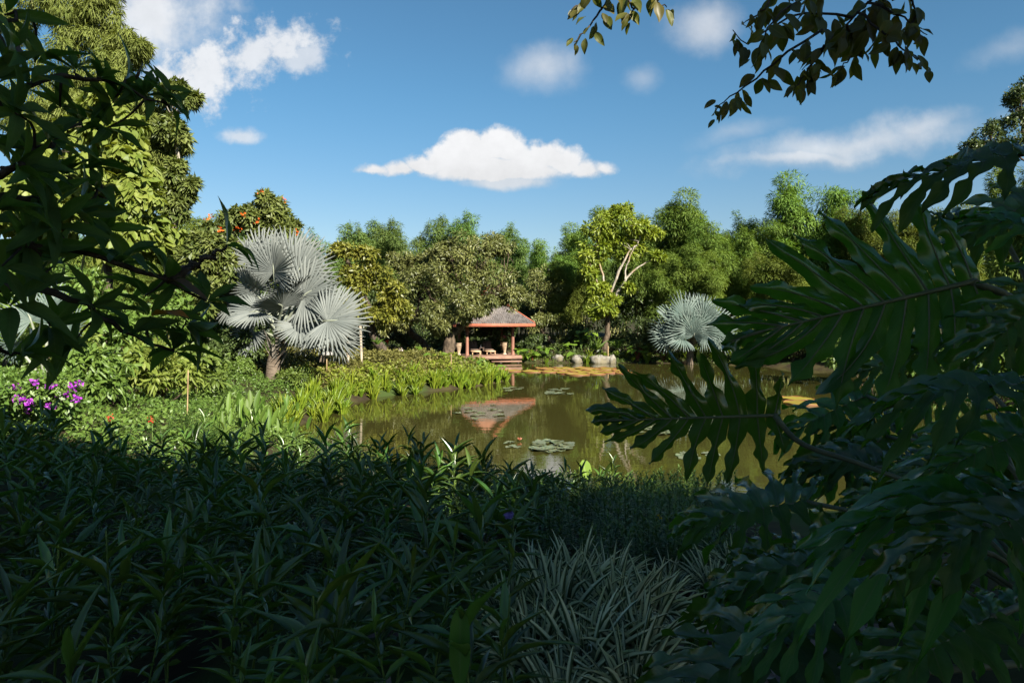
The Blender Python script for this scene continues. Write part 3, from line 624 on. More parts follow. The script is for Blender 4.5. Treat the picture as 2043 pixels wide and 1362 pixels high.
PO = thing('pavilion', 'open timber pavilion with a grey shingle roof and red fascia over the water', 'pavilion', tuple(P(932, 708, 49.8)*(1, 1, 0)), rz=R(13))
def pv(name, mb, mat, parent=None, smooth=False): return link(name, mb.mesh(name, mat, smooth), parent or PO)
DZ = .53
for k in range(13):                                        # deck boards run across, seen end to end from the pond
    pv('deck_board', MB().box((1.75, -.60+.40*k+.0, DZ-.025), (4.3, .385, .05)), M_deck)
pv('deck_fascia', MB().box((1.75, -.83, DZ-.15), (4.36, .06, .20)), M_deck)
pv('lower_step', MB().box((2.7, -1.05, .13), (2.2, .40, .09)), M_deck)
for x in (-.2, 1.2, 2.4, 3.7):
    for y in (-.5, 4.2): pv('pile', MB().tube([(x, y, -.7), (x, y, DZ-.06)], .09, 8), M_darkpole)
cols = [(0, 0), (3.42, 0), (0, 3.9), (3.42, 3.9)]
for x, y in cols:
    c = pv('column', MB().lathe([(.155, DZ), (.15, DZ+.1), (.125, DZ+.16), (.12, 1.6), (.105, 2.95), (0, 2.95)], (x, y, 0), 14), M_column, None, True)
ex0, ex1, ey0, ey1 = -1.35, 4.80, -1.2, 5.1; EZ = 2.78
for y, nm in ((0, 0), (3.9, 0)): pv('tie_beam', MB().box((1.71, y, 2.88), (3.8, .14, .18)), M_column)
for x in (0, 3.42): pv('side_beam', MB().box((x, 1.95, 2.86), (.14, 4.3, .16)), M_column)
for (c, s) in (((1.725, ey0, EZ-.03), (6.2, .07, .22)), ((1.725, ey1, EZ-.03), (6.2, .07, .22)), ((ex0, 1.95, EZ-.033), (.07, 6.2, .215)), ((ex1, 1.95, EZ-.033), (.07, 6.2, .215))):
    pv('fascia', MB().box(c, s, 0, .01), M_redwood)
# lower hipped roof: rows of shingles lapped over one another
tx0, tx1, ty0, ty1, TZ = .62, 2.83, .55, 3.35, 4.34
def hip_face(a, b, c, d, rows, name):
    """a,b eave ends; c,d top ends (b->c, a->d); stepped courses of shingles with uneven butts"""
    a, b, c, d = [np.array(q, float) for q in (a, b, c, d)]; mb = MB(); r = np.random.default_rng(rows)
    n = nrmz(np.cross(b-a, d-a)); n = n if n[2] > 0 else -n
    for k in range(rows):
        u0, u1 = k/rows, min(1, (k+1.35)/rows)
        l0, r0, l1, r1 = a+(d-a)*u0, b+(c-b)*u0, a+(d-a)*u1, b+(c-b)*u1
        m = max(2, int(np.linalg.norm(r0-l0)/.17))
        for i in range(m):
            f0, f1 = i/m+.004, (i+1)/m-.004; j = r.uniform(-.02, .03); zz = r.uniform(0, .012)
            q0, q1 = l0+(r0-l0)*f0, l0+(r0-l0)*f1; q3, q2 = l1+(r1-l1)*f0, l1+(r1-l1)*f1; dn = nrmz(l0-l1)*j
            q0 = q0+dn+n*(.045+zz); q1 = q1+dn+n*(.045+zz); q2 = q2+n*.004; q3 = q3+n*.004
            mb.add([q0, q1, q2, q3, q0-n*.03, q1-n*.03], [np.array([[0, 1, 2, 3], [4, 5, 1, 0]])])
    m2 = MB(); m2.add([a-n*.03, b-n*.03, c-n*.03, d-n*.03], [np.array([[0, 1, 2, 3]])]); rd = pv('roof', m2, M_deck)
    o = pv(name, mb, M_shingle, rd); o['kind'] = 'stuff'
E = [(ex0, ey0, EZ+.07), (ex1, ey0, EZ+.07), (ex1, ey1, EZ+.07), (ex0, ey1, EZ+.07)]
T4 = [(tx0, ty0, TZ), (tx1, ty0, TZ), (tx1, ty1, TZ), (tx0, ty1, TZ)]
for k in range(4): hip_face(E[k], E[(k+1) % 4], T4[(k+1) % 4], T4[k], 17, 'roof_shingles')
for k in range(4): pv('hip_ridge', MB().tube([np.array(E[k])+(0, 0, .07), np.array(T4[k])+(0, 0, .08)], .038, 6), M_redwood)
# upper gabled roof with boarded gable toward the pond
AZ = 5.62; mx = (tx0+tx1)/2
for y in (ty0+.05, ty1-.05):
    pv('gable_panel', MB().add([(tx0, y, TZ+.02), (tx1, y, TZ+.02), (mx, y, AZ-.12)], [np.array([[0, 1, 2]])]), M_salmon)
for sx, xx in ((-1, tx0), (1, tx1)):
    xe = xx+sx*.35; ze = TZ-.22
    hip_face((xe, ty0-.35, ze), (xe, ty1+.35, ze), (mx, ty1+.35, AZ), (mx, ty0-.35, AZ), 11, 'upper_shingles')
    for y in (ty0-.38, ty1+.38):
        pv('barge_board', MB().add([(xe, y-.03, ze-.1), (mx, y-.03, AZ-.1), (mx, y-.03, AZ+.12), (xe, y-.03, ze+.12), (xe, y+.03, ze-.1), (mx, y+.03, AZ-.1), (mx, y+.03, AZ+.12), (xe, y+.03, ze+.12)],
           [np.array([[0, 1, 2, 3], [7, 6, 5, 4], [0, 4, 5, 1], [3, 2, 6, 7], [0, 3, 7, 4]])]), M_redwood)
pv('ridge_cap', MB().tube([(mx, ty0-.35, AZ+.06), (mx, ty1+.35, AZ+.06)], .06, 6), M_redwood)
# loungers, facing the pond
def on_deck(x, y, z=0):
    c, s = math.cos(R(13)), math.sin(R(13)); b = WL[PO]
    return (b[0]+x*c-y*s, b[1]+x*s+y*c, DZ+z)
def lounger(x, label):
    o = thing('sun_lounger', label, 'lounger', on_deck(x, 1.0), 'loungers in the pavilion', R(13))
    def a(name, mb, m, par=None): return link(name, mb.mesh(name, m), par or o)
    for sx in (-.3, .3):
        a('side_rail', MB().box((sx, .0, .27), (.06, 1.9, .07)), M_teak)
        for sy in (-.88, .75): a('leg', MB().box((sx, sy, .12), (.06, .06, .235)), M_teak)
    a('end_rail', MB().box((0, -.955, .27), (.66, .05, .07)), M_teak)
    for k in range(6): a('slat', MB().box((0, -.85+.12*k, .315), (.54, .08, .02)), M_teak)
    a('seat_cushion', MB().box((0, .05, .37), (.60, .8, .08), 0, .025), M_cushion)
    mb = MB(); mb.box((0, 0, .34), (.64, .10, .70), 0, .035); mb.v[0] = mb.v[0]@np.array(Matrix.Rotation(R(28), 3, 'X')) + np.array([0, .55, .36])
    a('back_cushion', mb, M_cushion)
lounger(.72, 'brown cushioned lounger beside the left post of the pavilion')
lounger(1.80, 'brown cushioned lounger nearer the middle of the pavilion')
st = thing('side_table', 'small dark side table between the two loungers', 'table', on_deck(1.27, 1.1), rz=R(13))
link('table_top', MB().box((0, 0, .50), (.36, .36, .035)).mesh('table_top', M_cushion), st)
for sx in (-.15, .15):
    for sy in (-.15, .15): link('leg', MB().box((sx, sy, .24), (.035, .035, .48)).mesh('leg', M_cushion), st)
M_bottle = mat_solid('pale_bottle', (.55, .62, .68), None, 3, .3, .5)
bt = link('bottle', MB().lathe([(0, 0), (.035, 0), (.035, .12), (.014, .17), (.014, .22), (0, .22)], sides=10).mesh('bottle', M_bottle, True)); bt.location = on_deck(1.22, 1.1, .52)
tag(bt, 'small pale bottle standing on the side table', 'bottle')
M_herb = mat_leaf('urn_plant_leaf', (.05, .08, .02), (.13, .17, .04), .5, .25)
M_pink = mat_leaf('pink_petal', (.35, .06, .12), (.5, .12, .2), .5, .3, objvar=0)
def urn(pos, label, pink):
    o = thing('urn', label, 'urn', pos, 'tall urns in the pavilion')
    link('body', MB().lathe([(0, 0), (.20, 0), (.21, .05), (.13, .09), (.09, .17), (.13, .24), (.12, .27), (.19, .45), (.235, .62), (.245, .76), (.21, .80), (.26, .86), (.265, .90), (.20, .90), (.18, .80), (0, .78)], sides=20).mesh('body', M_urn, True), o)
    for s in (-1, 1): link('handle', MB().tube(smooth_path([(s*.23, 0, .66), (s*.32, 0, .74), (s*.26, 0, .84)], 8), .02, 6).mesh('handle', M_urn, True), o)
    mb = MB(); n = 120; d = rsph(n)*(1, 1, .5)+np.array([0, 0, .9]); add_leaves(mb, T_l3, np.array([0, 0, .85])+d*rng.uniform(0, .28, (n, 1)), d, rsph(n)+(0, 0, .6), .26, .05, None, .4)
    link('foliage', mb.mesh('foliage', M_herb), o)
    if pink:
        mb = MB(); n = 40; add_leaves(mb, T_l3, np.array([-.05, 0, 1.28])+rng.normal(0, .08, (n, 3)), rsph(n), rsph(n), .08, .06); link('blossom', mb.mesh('blossom', M_pink), o)
urn(on_deck(-.50, .75), 'tall weathered urn left of the left pavilion post', False)
urn(on_deck(2.98, .75), 'tall weathered urn with pink flowers beside the right pavilion post', True)
# ================================================================== banks, water plants, stones and stakes
M_taro = mat_leaf('taro_leaf', (.060, .125, .012), (.150, .235, .028), .4, .36, .45, objvar=.08, vein=((.20, .27, .06), .7))
M_redstem = mat_solid('red_stem', (.22, .035, .025), (.12, .03, .02), 6, .5, .3)
M_greenstem = mat_solid('green_stem', (.09, .14, .03), (.06, .10, .02), 6, .5, .3)
M_iris = mat_leaf('strap_leaf', (.095, .160, .010), (.220, .275, .025), .45, .40, .4, objvar=.1)
M_cover = mat_leaf('ground_cover_leaf', (.100, .135, .016), (.215, .250, .032), .55, .32, .3, objvar=0)
M_coverr = mat_leaf('reddish_cover_leaf', (.080, .085, .020), (.165, .150, .040), .55, .26, .3, objvar=0)
M_canna = mat_leaf('canna_leaf', (.060, .120, .016), (.125, .195, .032), .5, .40, .25, objvar=.08, vein=((.16, .22, .06), .3))
M_rock = mat_solid('grey_boulder', (.20, .185, .155), (.095, .085, .068), 2.2, .9, .15, .7, c3=(.15, .13, .085), bscale=9)
M_rockd = mat_solid('wet_grey_stone', (.17, .175, .18), (.09, .09, .095), 2.5, .8, .25, .6, bscale=9)
M_stake = mat_solid('dry_bamboo_stake', (.30, .21, .115), (.20, .135, .07), 6, .7, .2, .2, (1, 1, .4))
M_post = mat_solid('pale_post', (.34, .29, .22), (.24, .195, .145), 6, .8, .2, .3, (1, 1, .4))
M_lamp = mat_solid('grey_lamp_cap', (.27, .25, .24), (.17, .16, .15), 8, .8, .2, .4)
# -- ground cover (nobody could count it)
def cover(name, label, x0, x1, y0, y1, n, L, Wd, mat, hh, s0=.3, s1=99., seed=1, keep=None, per=7, T=T_fold):
    r = np.random.default_rng(seed); x = r.uniform(x0, x1, n); y = r.uniform(y0, y1, n); s = pond_sdf(x, y); ok = (s > s0) & (s < s1)
    if keep is not None: ok &= keep(x, y)
    x, y = x[ok], y[ok]; m = len(x)
    hb = hh*(.45+.55*np.sin(x*1.9+2*np.sin(y*.8))*np.sin(y*1.6+x*.6)+.35*r.random(m)).clip(.12, 1.4)
    base = np.stack([x, y, gz(x, y)+hb*r.uniform(.35, 1, m)], 1)
    pos = np.repeat(base, per, 0); k = len(pos); d = rsph(k, r)*(1, 1, .6)+np.array([0, 0, .45]); pos = pos+rsph(k, r)*r.uniform(.02, .16, (k, 1))
    mb = MB(); q = np.repeat(np.clip(.5+.5*np.sin(x*.8+1.5*np.sin(y*.7)), 0, 1), per)
    add_leaves(mb, T, pos, d, np.array([0, 0, 1])+.6*r.normal(size=(k, 3)), L*r.uniform(.6, 1.3, k), Wd*r.uniform(.7, 1.3, k), np.clip(.35*q+.65*r.random(k), 0, 1), .2)
    o = solo(name, mb, mat, kind='stuff'); o['label'] = label; o['category'] = 'ground cover'
    return o
cover('ground_cover', 'low reddish green ground cover on the left bank below the trees', -14, -.6, 27.5, 44, 9500, .18, .08, M_coverr, .50, .9, seed=2)
cover('ground_cover', 'low yellow-green ground cover along the water on the left bank', -12, 0, 28, 44, 6500, .20, .09, M_cover, .55, .3, 3.0, seed=3)
cover('ground_cover', 'short sunlit green ground cover on the left lawn', -19, -4.5, 9.2, 28, 9500, .11, .045, M_shrub, .22, .4, seed=4, per=8)
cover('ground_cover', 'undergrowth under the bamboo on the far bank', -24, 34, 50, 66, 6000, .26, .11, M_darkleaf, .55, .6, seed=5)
cover('ground_cover', 'mossy creeping plants round the boulders on the far bank', 0, 20, 46.5, 51.5, 2600, .13, .07, M_shrub, .16, .0, 1.8, seed=6)
cover('ground_cover', 'undergrowth beyond the right bank', 12, 34, 14, 50, 5000, .22, .10, M_darkleaf, .6, .8, seed=7)
cover('ground_cover', 'low leafy cover under the tall left bamboo', -34, -12, 22, 40, 4200, .24, .11, M_shrub, .5, .6, seed=8)
# -- shrubs
def shrub(name, label, px, d, w, h, mat, L, Wd, npf=14, nl=110, seed=1, T=T_fold, group=None, stems=5, grav=.25, cat='shrub'):
    g0 = G(px, d); t = thing(name, label, cat, tuple(g0), group); r = np.random.default_rng(seed); mb = MB()
    lob = []; 
    for k in range(4):
        a = r.uniform(0, 6.28); lob.append((g0+np.array([math.cos(a)*w*.25, math.sin(a)*w*.25, h*r.uniform(.35, .68)]), np.array([w*.32, w*.32, h*.34])))
    cs = crown(mb, lob, npf//2, nl, L, Wd, T, .1, seed=seed, grav=grav, pr=(.3, .5))
    for k in range(stems):
        c = cs[r.integers(len(cs))]; part('stem', MB().tube(smooth_path([g0+r.normal(0, .08, 3)*(1, 1, 0), (g0+c)/2+r.normal(0, .06, 3), c], 7), np.linspace(.03, .01, 7), 5), M_bark, t)
    part('foliage', mb, mat, t); return t
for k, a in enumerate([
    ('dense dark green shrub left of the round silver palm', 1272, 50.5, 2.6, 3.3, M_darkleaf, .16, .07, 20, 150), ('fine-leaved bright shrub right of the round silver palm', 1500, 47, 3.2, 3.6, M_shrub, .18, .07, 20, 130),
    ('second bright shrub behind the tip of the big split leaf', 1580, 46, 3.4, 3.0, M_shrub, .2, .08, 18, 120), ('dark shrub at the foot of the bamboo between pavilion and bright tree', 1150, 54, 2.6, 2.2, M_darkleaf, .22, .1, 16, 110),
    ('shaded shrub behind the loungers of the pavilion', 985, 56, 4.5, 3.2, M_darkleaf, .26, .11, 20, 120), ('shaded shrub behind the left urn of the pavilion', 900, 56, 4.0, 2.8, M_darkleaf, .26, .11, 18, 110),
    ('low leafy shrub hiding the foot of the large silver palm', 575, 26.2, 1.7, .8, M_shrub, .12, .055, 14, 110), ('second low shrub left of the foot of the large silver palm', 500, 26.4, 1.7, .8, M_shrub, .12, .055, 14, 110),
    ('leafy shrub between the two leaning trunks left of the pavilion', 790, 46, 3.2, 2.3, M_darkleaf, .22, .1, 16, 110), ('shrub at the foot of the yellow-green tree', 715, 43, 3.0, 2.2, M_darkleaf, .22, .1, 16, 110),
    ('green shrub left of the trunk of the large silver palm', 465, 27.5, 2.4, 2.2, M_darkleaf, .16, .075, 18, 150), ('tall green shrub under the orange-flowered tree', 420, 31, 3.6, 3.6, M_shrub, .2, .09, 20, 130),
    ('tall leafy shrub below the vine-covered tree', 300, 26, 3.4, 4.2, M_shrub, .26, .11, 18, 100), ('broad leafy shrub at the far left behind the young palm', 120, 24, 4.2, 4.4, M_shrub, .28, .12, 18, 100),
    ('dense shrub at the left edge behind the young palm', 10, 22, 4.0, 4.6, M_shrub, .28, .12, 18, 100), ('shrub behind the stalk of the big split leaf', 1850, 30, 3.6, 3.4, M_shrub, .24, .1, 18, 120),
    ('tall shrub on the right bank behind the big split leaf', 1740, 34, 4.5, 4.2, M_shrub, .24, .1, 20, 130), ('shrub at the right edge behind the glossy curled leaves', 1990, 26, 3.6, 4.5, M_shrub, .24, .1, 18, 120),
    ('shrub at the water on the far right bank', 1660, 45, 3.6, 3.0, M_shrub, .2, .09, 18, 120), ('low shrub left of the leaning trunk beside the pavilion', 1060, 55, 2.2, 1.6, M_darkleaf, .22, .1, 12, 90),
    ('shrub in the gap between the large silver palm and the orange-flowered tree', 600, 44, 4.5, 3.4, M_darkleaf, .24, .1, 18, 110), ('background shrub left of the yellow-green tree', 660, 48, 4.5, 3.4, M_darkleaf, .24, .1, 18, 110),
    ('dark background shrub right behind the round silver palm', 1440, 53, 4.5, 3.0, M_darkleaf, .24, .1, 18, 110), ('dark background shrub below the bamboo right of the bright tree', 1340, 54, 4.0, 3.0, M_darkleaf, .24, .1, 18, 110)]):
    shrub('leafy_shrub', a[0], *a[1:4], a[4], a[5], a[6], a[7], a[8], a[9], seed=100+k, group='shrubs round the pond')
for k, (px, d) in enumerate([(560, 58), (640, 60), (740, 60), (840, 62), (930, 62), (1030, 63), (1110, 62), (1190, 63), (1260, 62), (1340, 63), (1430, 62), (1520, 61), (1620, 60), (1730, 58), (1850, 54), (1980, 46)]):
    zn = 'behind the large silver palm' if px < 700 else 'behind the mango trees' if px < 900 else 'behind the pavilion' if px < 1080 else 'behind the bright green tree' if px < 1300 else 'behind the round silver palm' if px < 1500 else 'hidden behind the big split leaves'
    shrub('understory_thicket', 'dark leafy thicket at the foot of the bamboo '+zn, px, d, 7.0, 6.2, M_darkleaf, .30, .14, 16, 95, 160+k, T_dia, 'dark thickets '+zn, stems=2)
# palmate light-green shrubs on the left lawn
for k, (px, d, w_, h_, lab) in enumerate([(235, 15.5, 2.2, 1.75, 'light green whorled shrub right of the young palm'), (330, 17, 2.0, 1.6, 'light green whorled shrub left of the bamboo stake'), (390, 20, 1.8, 1.7, 'light green whorled shrub behind the bamboo stake'), (160, 18.5, 2.4, 2.0, 'light green whorled shrub behind the young palm stalks')]):
    shrub('whorled_shrub', lab, px, d, w_, h_, M_vine if k % 2 else M_shrub, .21, .075, 14, 55, 140+k, T_l3, 'light green shrubs on the left lawn')
# -- strap-leaved clumps along the water
def strap_mesh(seed, n, L, Wd, mat, spread=.5, T=T_strap, droop=.45, rad=.12):
    r = np.random.default_rng(seed); mb = MB(); a = r.uniform(0, 6.28, n); u = r.uniform(.05, 1, n)*spread
    d = np.stack([np.cos(a)*u, np.sin(a)*u, np.ones(n)], 1); b = np.stack([np.cos(a)*rad*r.random(n), np.sin(a)*rad*r.random(n), np.zeros(n)-.03], 1)
    nn = np.stack([-np.cos(a), -np.sin(a), np.full(n, .5)], 1)+.5*r.normal(size=(n, 3))
    add_leaves(mb, T, b, d, nn, L*r.uniform(.6, 1.15, n), Wd*r.uniform(.7, 1.2, n), r.random(n), droop*r.uniform(.2, 1.3, n))
    return mb.mesh('strap_clump', mat)
SM = [strap_mesh(s, 44, .85, .055, M_iris) for s in (1, 2, 3)]
r = np.random.default_rng(5)
pl = []
for a, b, n in [(POND[17], POND[18], 6), (POND[18], POND[19], 9), (POND[19], POND[20], 13), (POND[20], POND[21], 22), (POND[21], POND[22], 30), (POND[22], POND[23], 30), (POND[23], POND[24], 22), (POND[24], POND[25], 8)]:
    for k in range(n): pl.append(a+(b-a)*(k+r.random())/n)
for k, q in enumerate(pl):
    q = q+r.normal(0, .35, 2)+np.array([-.35, .25]); o = link('strap_leaved_clump', SM[k % 3]); s = r.uniform(.65, 1.2)
    o.location = (q[0], q[1], max(-.05, float(gz(q[0], q[1])))); o.rotation_euler[2] = r.uniform(0, 6.28); o.scale = (s, s, s*r.uniform(.8, 1.15))
    zn = CX+F*q[0]/q[1]; zn = 'below the large silver palm' if zn < 640 else 'below the pair of pale posts' if zn < 760 else 'in front of the dark leaning trunks' if zn < 870 else 'at the tip of the left bank'
    tag(o, 'sunlit strap-leaved clump at the water edge '+zn, 'plant', 'strap-leaved clumps '+zn)
for k in range(34):
    x = r.uniform(.8, 17); y = 50.2-.05*max(0, x-11)**1.8+r.normal(0, .5)
    if 1 < x < 8 and r.random() < .35: continue
    o = link('strap_leaved_clump', SM[k % 3]); s = r.uniform(.6, 1.15)
    o.location = (x, y, max(-.05, float(gz(x, y)))); o.rotation_euler[2] = r.uniform(0, 6.28); o.scale = (s, s, s)
    tag(o, 'strap-leaved clump at the water edge of the far bank', 'plant', 'strap-leaved clumps along the far bank')
# -- taro and other big-leaved water plants
def heart_T():
    v, q, a = T_strip(6, lambda t: (.75 if t < .02 else math.sin(math.pi*min(1, (.32+.68*t)))**.8*1.15), .10, .04, 3); return v, q, a
T_heart = heart_T()
def taro(px, d, n, hgt, ll, label, group, red=True, seed=1, z=None, spread=.5, mat=None):
    g0 = G(px, d) if z is None else np.array([*G(px, d)[:2], z]); r = np.random.default_rng(seed)
    t = thing('taro_plant', label, 'plant', tuple(g0), group)
    for k in range(n):
        a = r.uniform(0, 6.28); u = r.uniform(.2, 1)*spread; h = hgt*r.uniform(.55, 1.1); tip = g0+np.array([math.cos(a)*u, math.sin(a)*u, h])
        sk = MB().tube(smooth_path([g0+r.normal(0, .05, 3)*(1, 1, 0), g0+(tip-g0)*(.35, .35, .6), tip], 6), np.linspace(.018, .010, 6), 5)
        mb = MB(); dv = np.array([math.cos(a)*.8, math.sin(a)*.8, r.uniform(-.35, .5)])
        add_leaves(mb, T_heart, (tip-dv*.1*ll)[None], dv[None], np.array([[math.cos(a)*.3, math.sin(a)*.3-.25, 1]])+.2*r.normal(size=(1, 3)), ll*r.uniform(.7, 1.15), ll*.62, [r.random()], .25)
        part('leaf_stalk', sk, M_redstem if red else M_greenstem, part('leaf', mb, mat or M_taro, t))
gt = 'taro plants at the water edge'
for k, (px, d, n, h, l, lab, red, z) in enumerate([
    (978, 36.6, 11, .95, .55, 'bright taro with red stems at the tip of the left bank', True, -.05), (945, 38, 8, .55, .42, 'bright taro behind the grey stone at the tip of the left bank', False, None), (1005, 37.0, 5, .5, .45, 'low taro leaves floating at the tip of the left bank', True, -.1),
    (1062, 50.2, 12, 1.0, .6, 'broad taro with red stems right of the pavilion deck', True, 0.0), (1040, 50.8, 10, .8, .45, 'leafy taro against the right corner of the deck', False, None), (1090, 50.6, 9, .7, .45, 'low taro between the deck and the first boulder', False, None),
    (1125, 51, 9, .8, .45, 'taro just left of the first boulder', False, None), (1148, 50.2, 3, 1.2, .7, 'single upright broad leaf between the boulders', False, 0.0), (1272, 49.8, 10, 1.1, .6, 'taro with red stems right of the large boulder', True, 0.0),
    (1290, 50.4, 9, .9, .5, 'taro behind the red-stemmed one right of the large boulder', False, None), (1322, 49.6, 6, .9, .5, 'sparse taro with red stems left of the round palm', True, 0.0), (1180, 52.3, 12, 1.5, .55, 'tall leafy plant left of the bright tree trunk', False, None),
    (1160, 52.8, 12, 1.3, .5, 'leafy plant above the first boulder', False, None), (1235, 52, 11, .9, .5, 'leafy plant right of the bright tree trunk', False, None), (1480, 47.5, 10, .9, .5, 'taro on the far bank right of the round palm', False, None),
    (830, 41.5, 9, .7, .5, 'leafy taro between the two dark leaning trunks', False, None), (922, 43.5, 7, .6, .5, 'leafy plant between the bent trunk and the left post', False, None), (870, 36, 8, .6, .4, 'leafy plant on the crest of the left bank', False, None)]):
    taro(px, d, n, h, l, lab, gt, red, 200+k, z)
# spiky plants at trunks
for px, d, s, lab in [(752, 38.5, .75, 'spiky pale rosette plant at the foot of the yellow-green tree'), (1190, 51.0, 1.7, 'spreading strap-leaved plant left of the bright tree trunk'), (1232, 51.3, 1.2, 'spreading strap-leaved plant right of the bright tree trunk')]:
    o = link('spiky_plant', strap_mesh(int(px), 26, .8, .07, M_canna, 1.1)); o.location = tuple(G(px, d, .9 if px == 752 else .5)); o.scale = (s,)*3
    tag(o, lab, 'plant')
# -- canna-like leaves on the near left bank
T_can = T_strip(7, ellip, .10, .05)
def canna(px, d, n, h, label, seed, ll=.46):
    g0 = G(px, d); r = np.random.default_rng(seed); t = thing('canna_plant', label, 'plant', tuple(g0), 'broad-leaved plants on the near left bank')
    for k in range(n):
        a = r.uniform(0, 6.28); b = g0+np.array([r.normal(0, .18), r.normal(0, .18), h*r.uniform(.05, .55)])
        mb = MB(); dv = np.array([math.cos(a)*.35+.12, math.sin(a)*.3, 1.0])
        add_leaves(mb, T_can, b[None], dv[None], np.array([[-math.cos(a), -math.sin(a)-.5, .5]]), ll*r.uniform(.7, 1.15), .11*r.uniform(.8, 1.2), [r.random()], .15*r.random())
        part('leaf', mb, M_canna, t)
    part('stem', MB().tube([g0, g0+np.array([0, 0, h*.8])], [.03, .015], 6), M_greenstem, t)
for k, (px, d, n, h, lab) in enumerate([(445, 13.2, 12, .9, 'tall pale canna left of its group on the near bank'), (478, 13.6, 12, .9, 'canna in the middle of its group on the near bank'), (510, 13.2, 11, .8, 'canna right in its group on the near bank'), (545, 14.5, 10, .7, 'canna nearest the pond tip on the near bank'),
                                        (525, 17, 10, .7, 'canna at the back of its group below the large palm'), (465, 11.3, 9, .6, 'low canna in front of its group'), (590, 17.5, 9, .6, 'broad leaves in the water at the pond tip'), (560, 20, 10, .8, 'canna clump at the left end of the pond')]):
    canna(px, d, n, h, lab, 230+k)
# -- stones
def rock(px, d, w_, h_, dp, label, mat, seed, z=None):
    r = np.random.default_rng(seed); g0 = G(px, d); g0[2] = g0[2] if z is None else z
    nu, nv = 18, 11; u = np.linspace(0, 2*math.pi, nu, endpoint=False); v = np.linspace(-.5*math.pi, .5*math.pi, nv)
    ph = r.uniform(0, 6.28, 8); U_, V_ = np.meshgrid(u, v)
    rr = 1+.13*np.sin(2*U_+ph[0])*np.cos(V_)+.09*np.sin(3*U_+ph[1]+2*V_)+.07*np.sin(5*U_+ph[2]-3*V_)+.05*np.sin(7*V_+ph[3])+.03*r.normal(size=U_.shape)*np.cos(V_)
    p_ = np.stack([rr*np.cos(V_)*np.cos(U_)*w_/2, rr*np.cos(V_)*np.sin(U_)*dp/2, np.sign(np.sin(V_))*np.abs(np.sin(V_))**.75*rr*h_*.62+h_*.25], -1).reshape(-1, 3)
    i_ = np.arange(nv-1)[:, None]*nu; j_ = np.arange(nu)[None]; q_ = np.stack([i_+j_, i_+(j_+1) % nu, i_+nu+(j_+1) % nu, i_+nu+j_], -1).reshape(-1, 4)
    o = solo('boulder', MB().add(p_+g0, [q_]), mat, label, 'rock', 'boulders at the water', smooth=True, loc=g0)
rock(1113, 50.0, .85, .45, .6, 'small flat boulder leftmost on the far bank', M_rock, 1, .18); rock(1155, 49.6, 1.0, .62, .8, 'rounded boulder left of the large one', M_rock, 2, .02)
rock(1198, 49.4, 1.55, .62, 1.0, 'large long boulder below the bright green tree', M_rock, 3, .02); rock(1222, 49.4, .55, .62, .6, 'upright boulder at the right end of the large one', M_rock, 4, .05)
rock(935, 36.6, 1.1, .55, .8, 'dark grey stone at the tip of the left bank', M_rockd, 5, .15); rock(952, 38.5, .9, .5, .7, 'second dark stone behind the first on the left bank', M_rockd, 6, .3)
rock(1000, 37.5, .6, .22, .5, 'low wet stone at the waterline of the left bank tip', M_rockd, 8, -.05); rock(635, 28.5, .4, .32, .3, 'small pointed stone on the left bank below the mushroom lamp', M_rock, 9)
# -- stakes, posts, lamp
def stake(px, d, ytop, r_, mat, label, lean=0.0, name='stake'):
    g0 = G(px, d, -.1); h = CZ-(ytop-HY)*d/F-g0[2]
    pp = smooth_path([g0, g0+np.array([lean*h*.5, 0, h*.5]), g0+np.array([lean*h, 0, h])], 9)
    rad = np.full(9, r_)*(1+.12*(np.arange(9) % 3 == 0))
    solo(name, MB().tube(pp, rad, 8), mat, label, 'stake', 'stakes and posts set in the garden', smooth=True, loc=g0)
stake(373, 13.5, 738, .012, M_stake, 'thin bamboo stake on the left lawn', 0.02); stake(694, 33, 655, .075, M_post, 'thick pale post left of a pair right of the large palm', .0, 'post'); stake(722, 34, 650, .065, M_post, 'thinner pale post right of a pair right of the large palm', -.04, 'post')
stake(900, 34.5, 706, .025, M_stake, 'thin stake on the left bank in front of the bent trunk'); stake(957, 38.4, 702, .02, M_stake, 'thin stake among the taro in front of the deck'); stake(1213, 50.5, 690, .05, M_stake, 'short stake right of the bright tree trunk')
stake(1446, 48.5, 690, .055, M_post, 'short pale post right of the round palm', 0, 'post'); stake(1072, 55, 668, .03, M_stake, 'thin stake in the shade right of the pavilion')
g0 = G(652, 30); la = thing('mushroom_lamp', 'mushroom-shaped garden lamp on a thin stem below the large palm', 'lamp', tuple(g0)); zt = CZ-(708-HY)*30/F
part('stem', MB().tube([g0-(0, 0, .1), (g0[0], g0[1], zt)], .022, 8), M_stake, la); part('cap', MB().lathe([(0, zt-.02), (.10, zt-.03), (.29, zt+.0), (.30, zt+.04), (.24, zt+.12), (.10, zt+.16), (0, zt+.165)], (g0[0], g0[1], 0), 18), M_lamp, la, True)
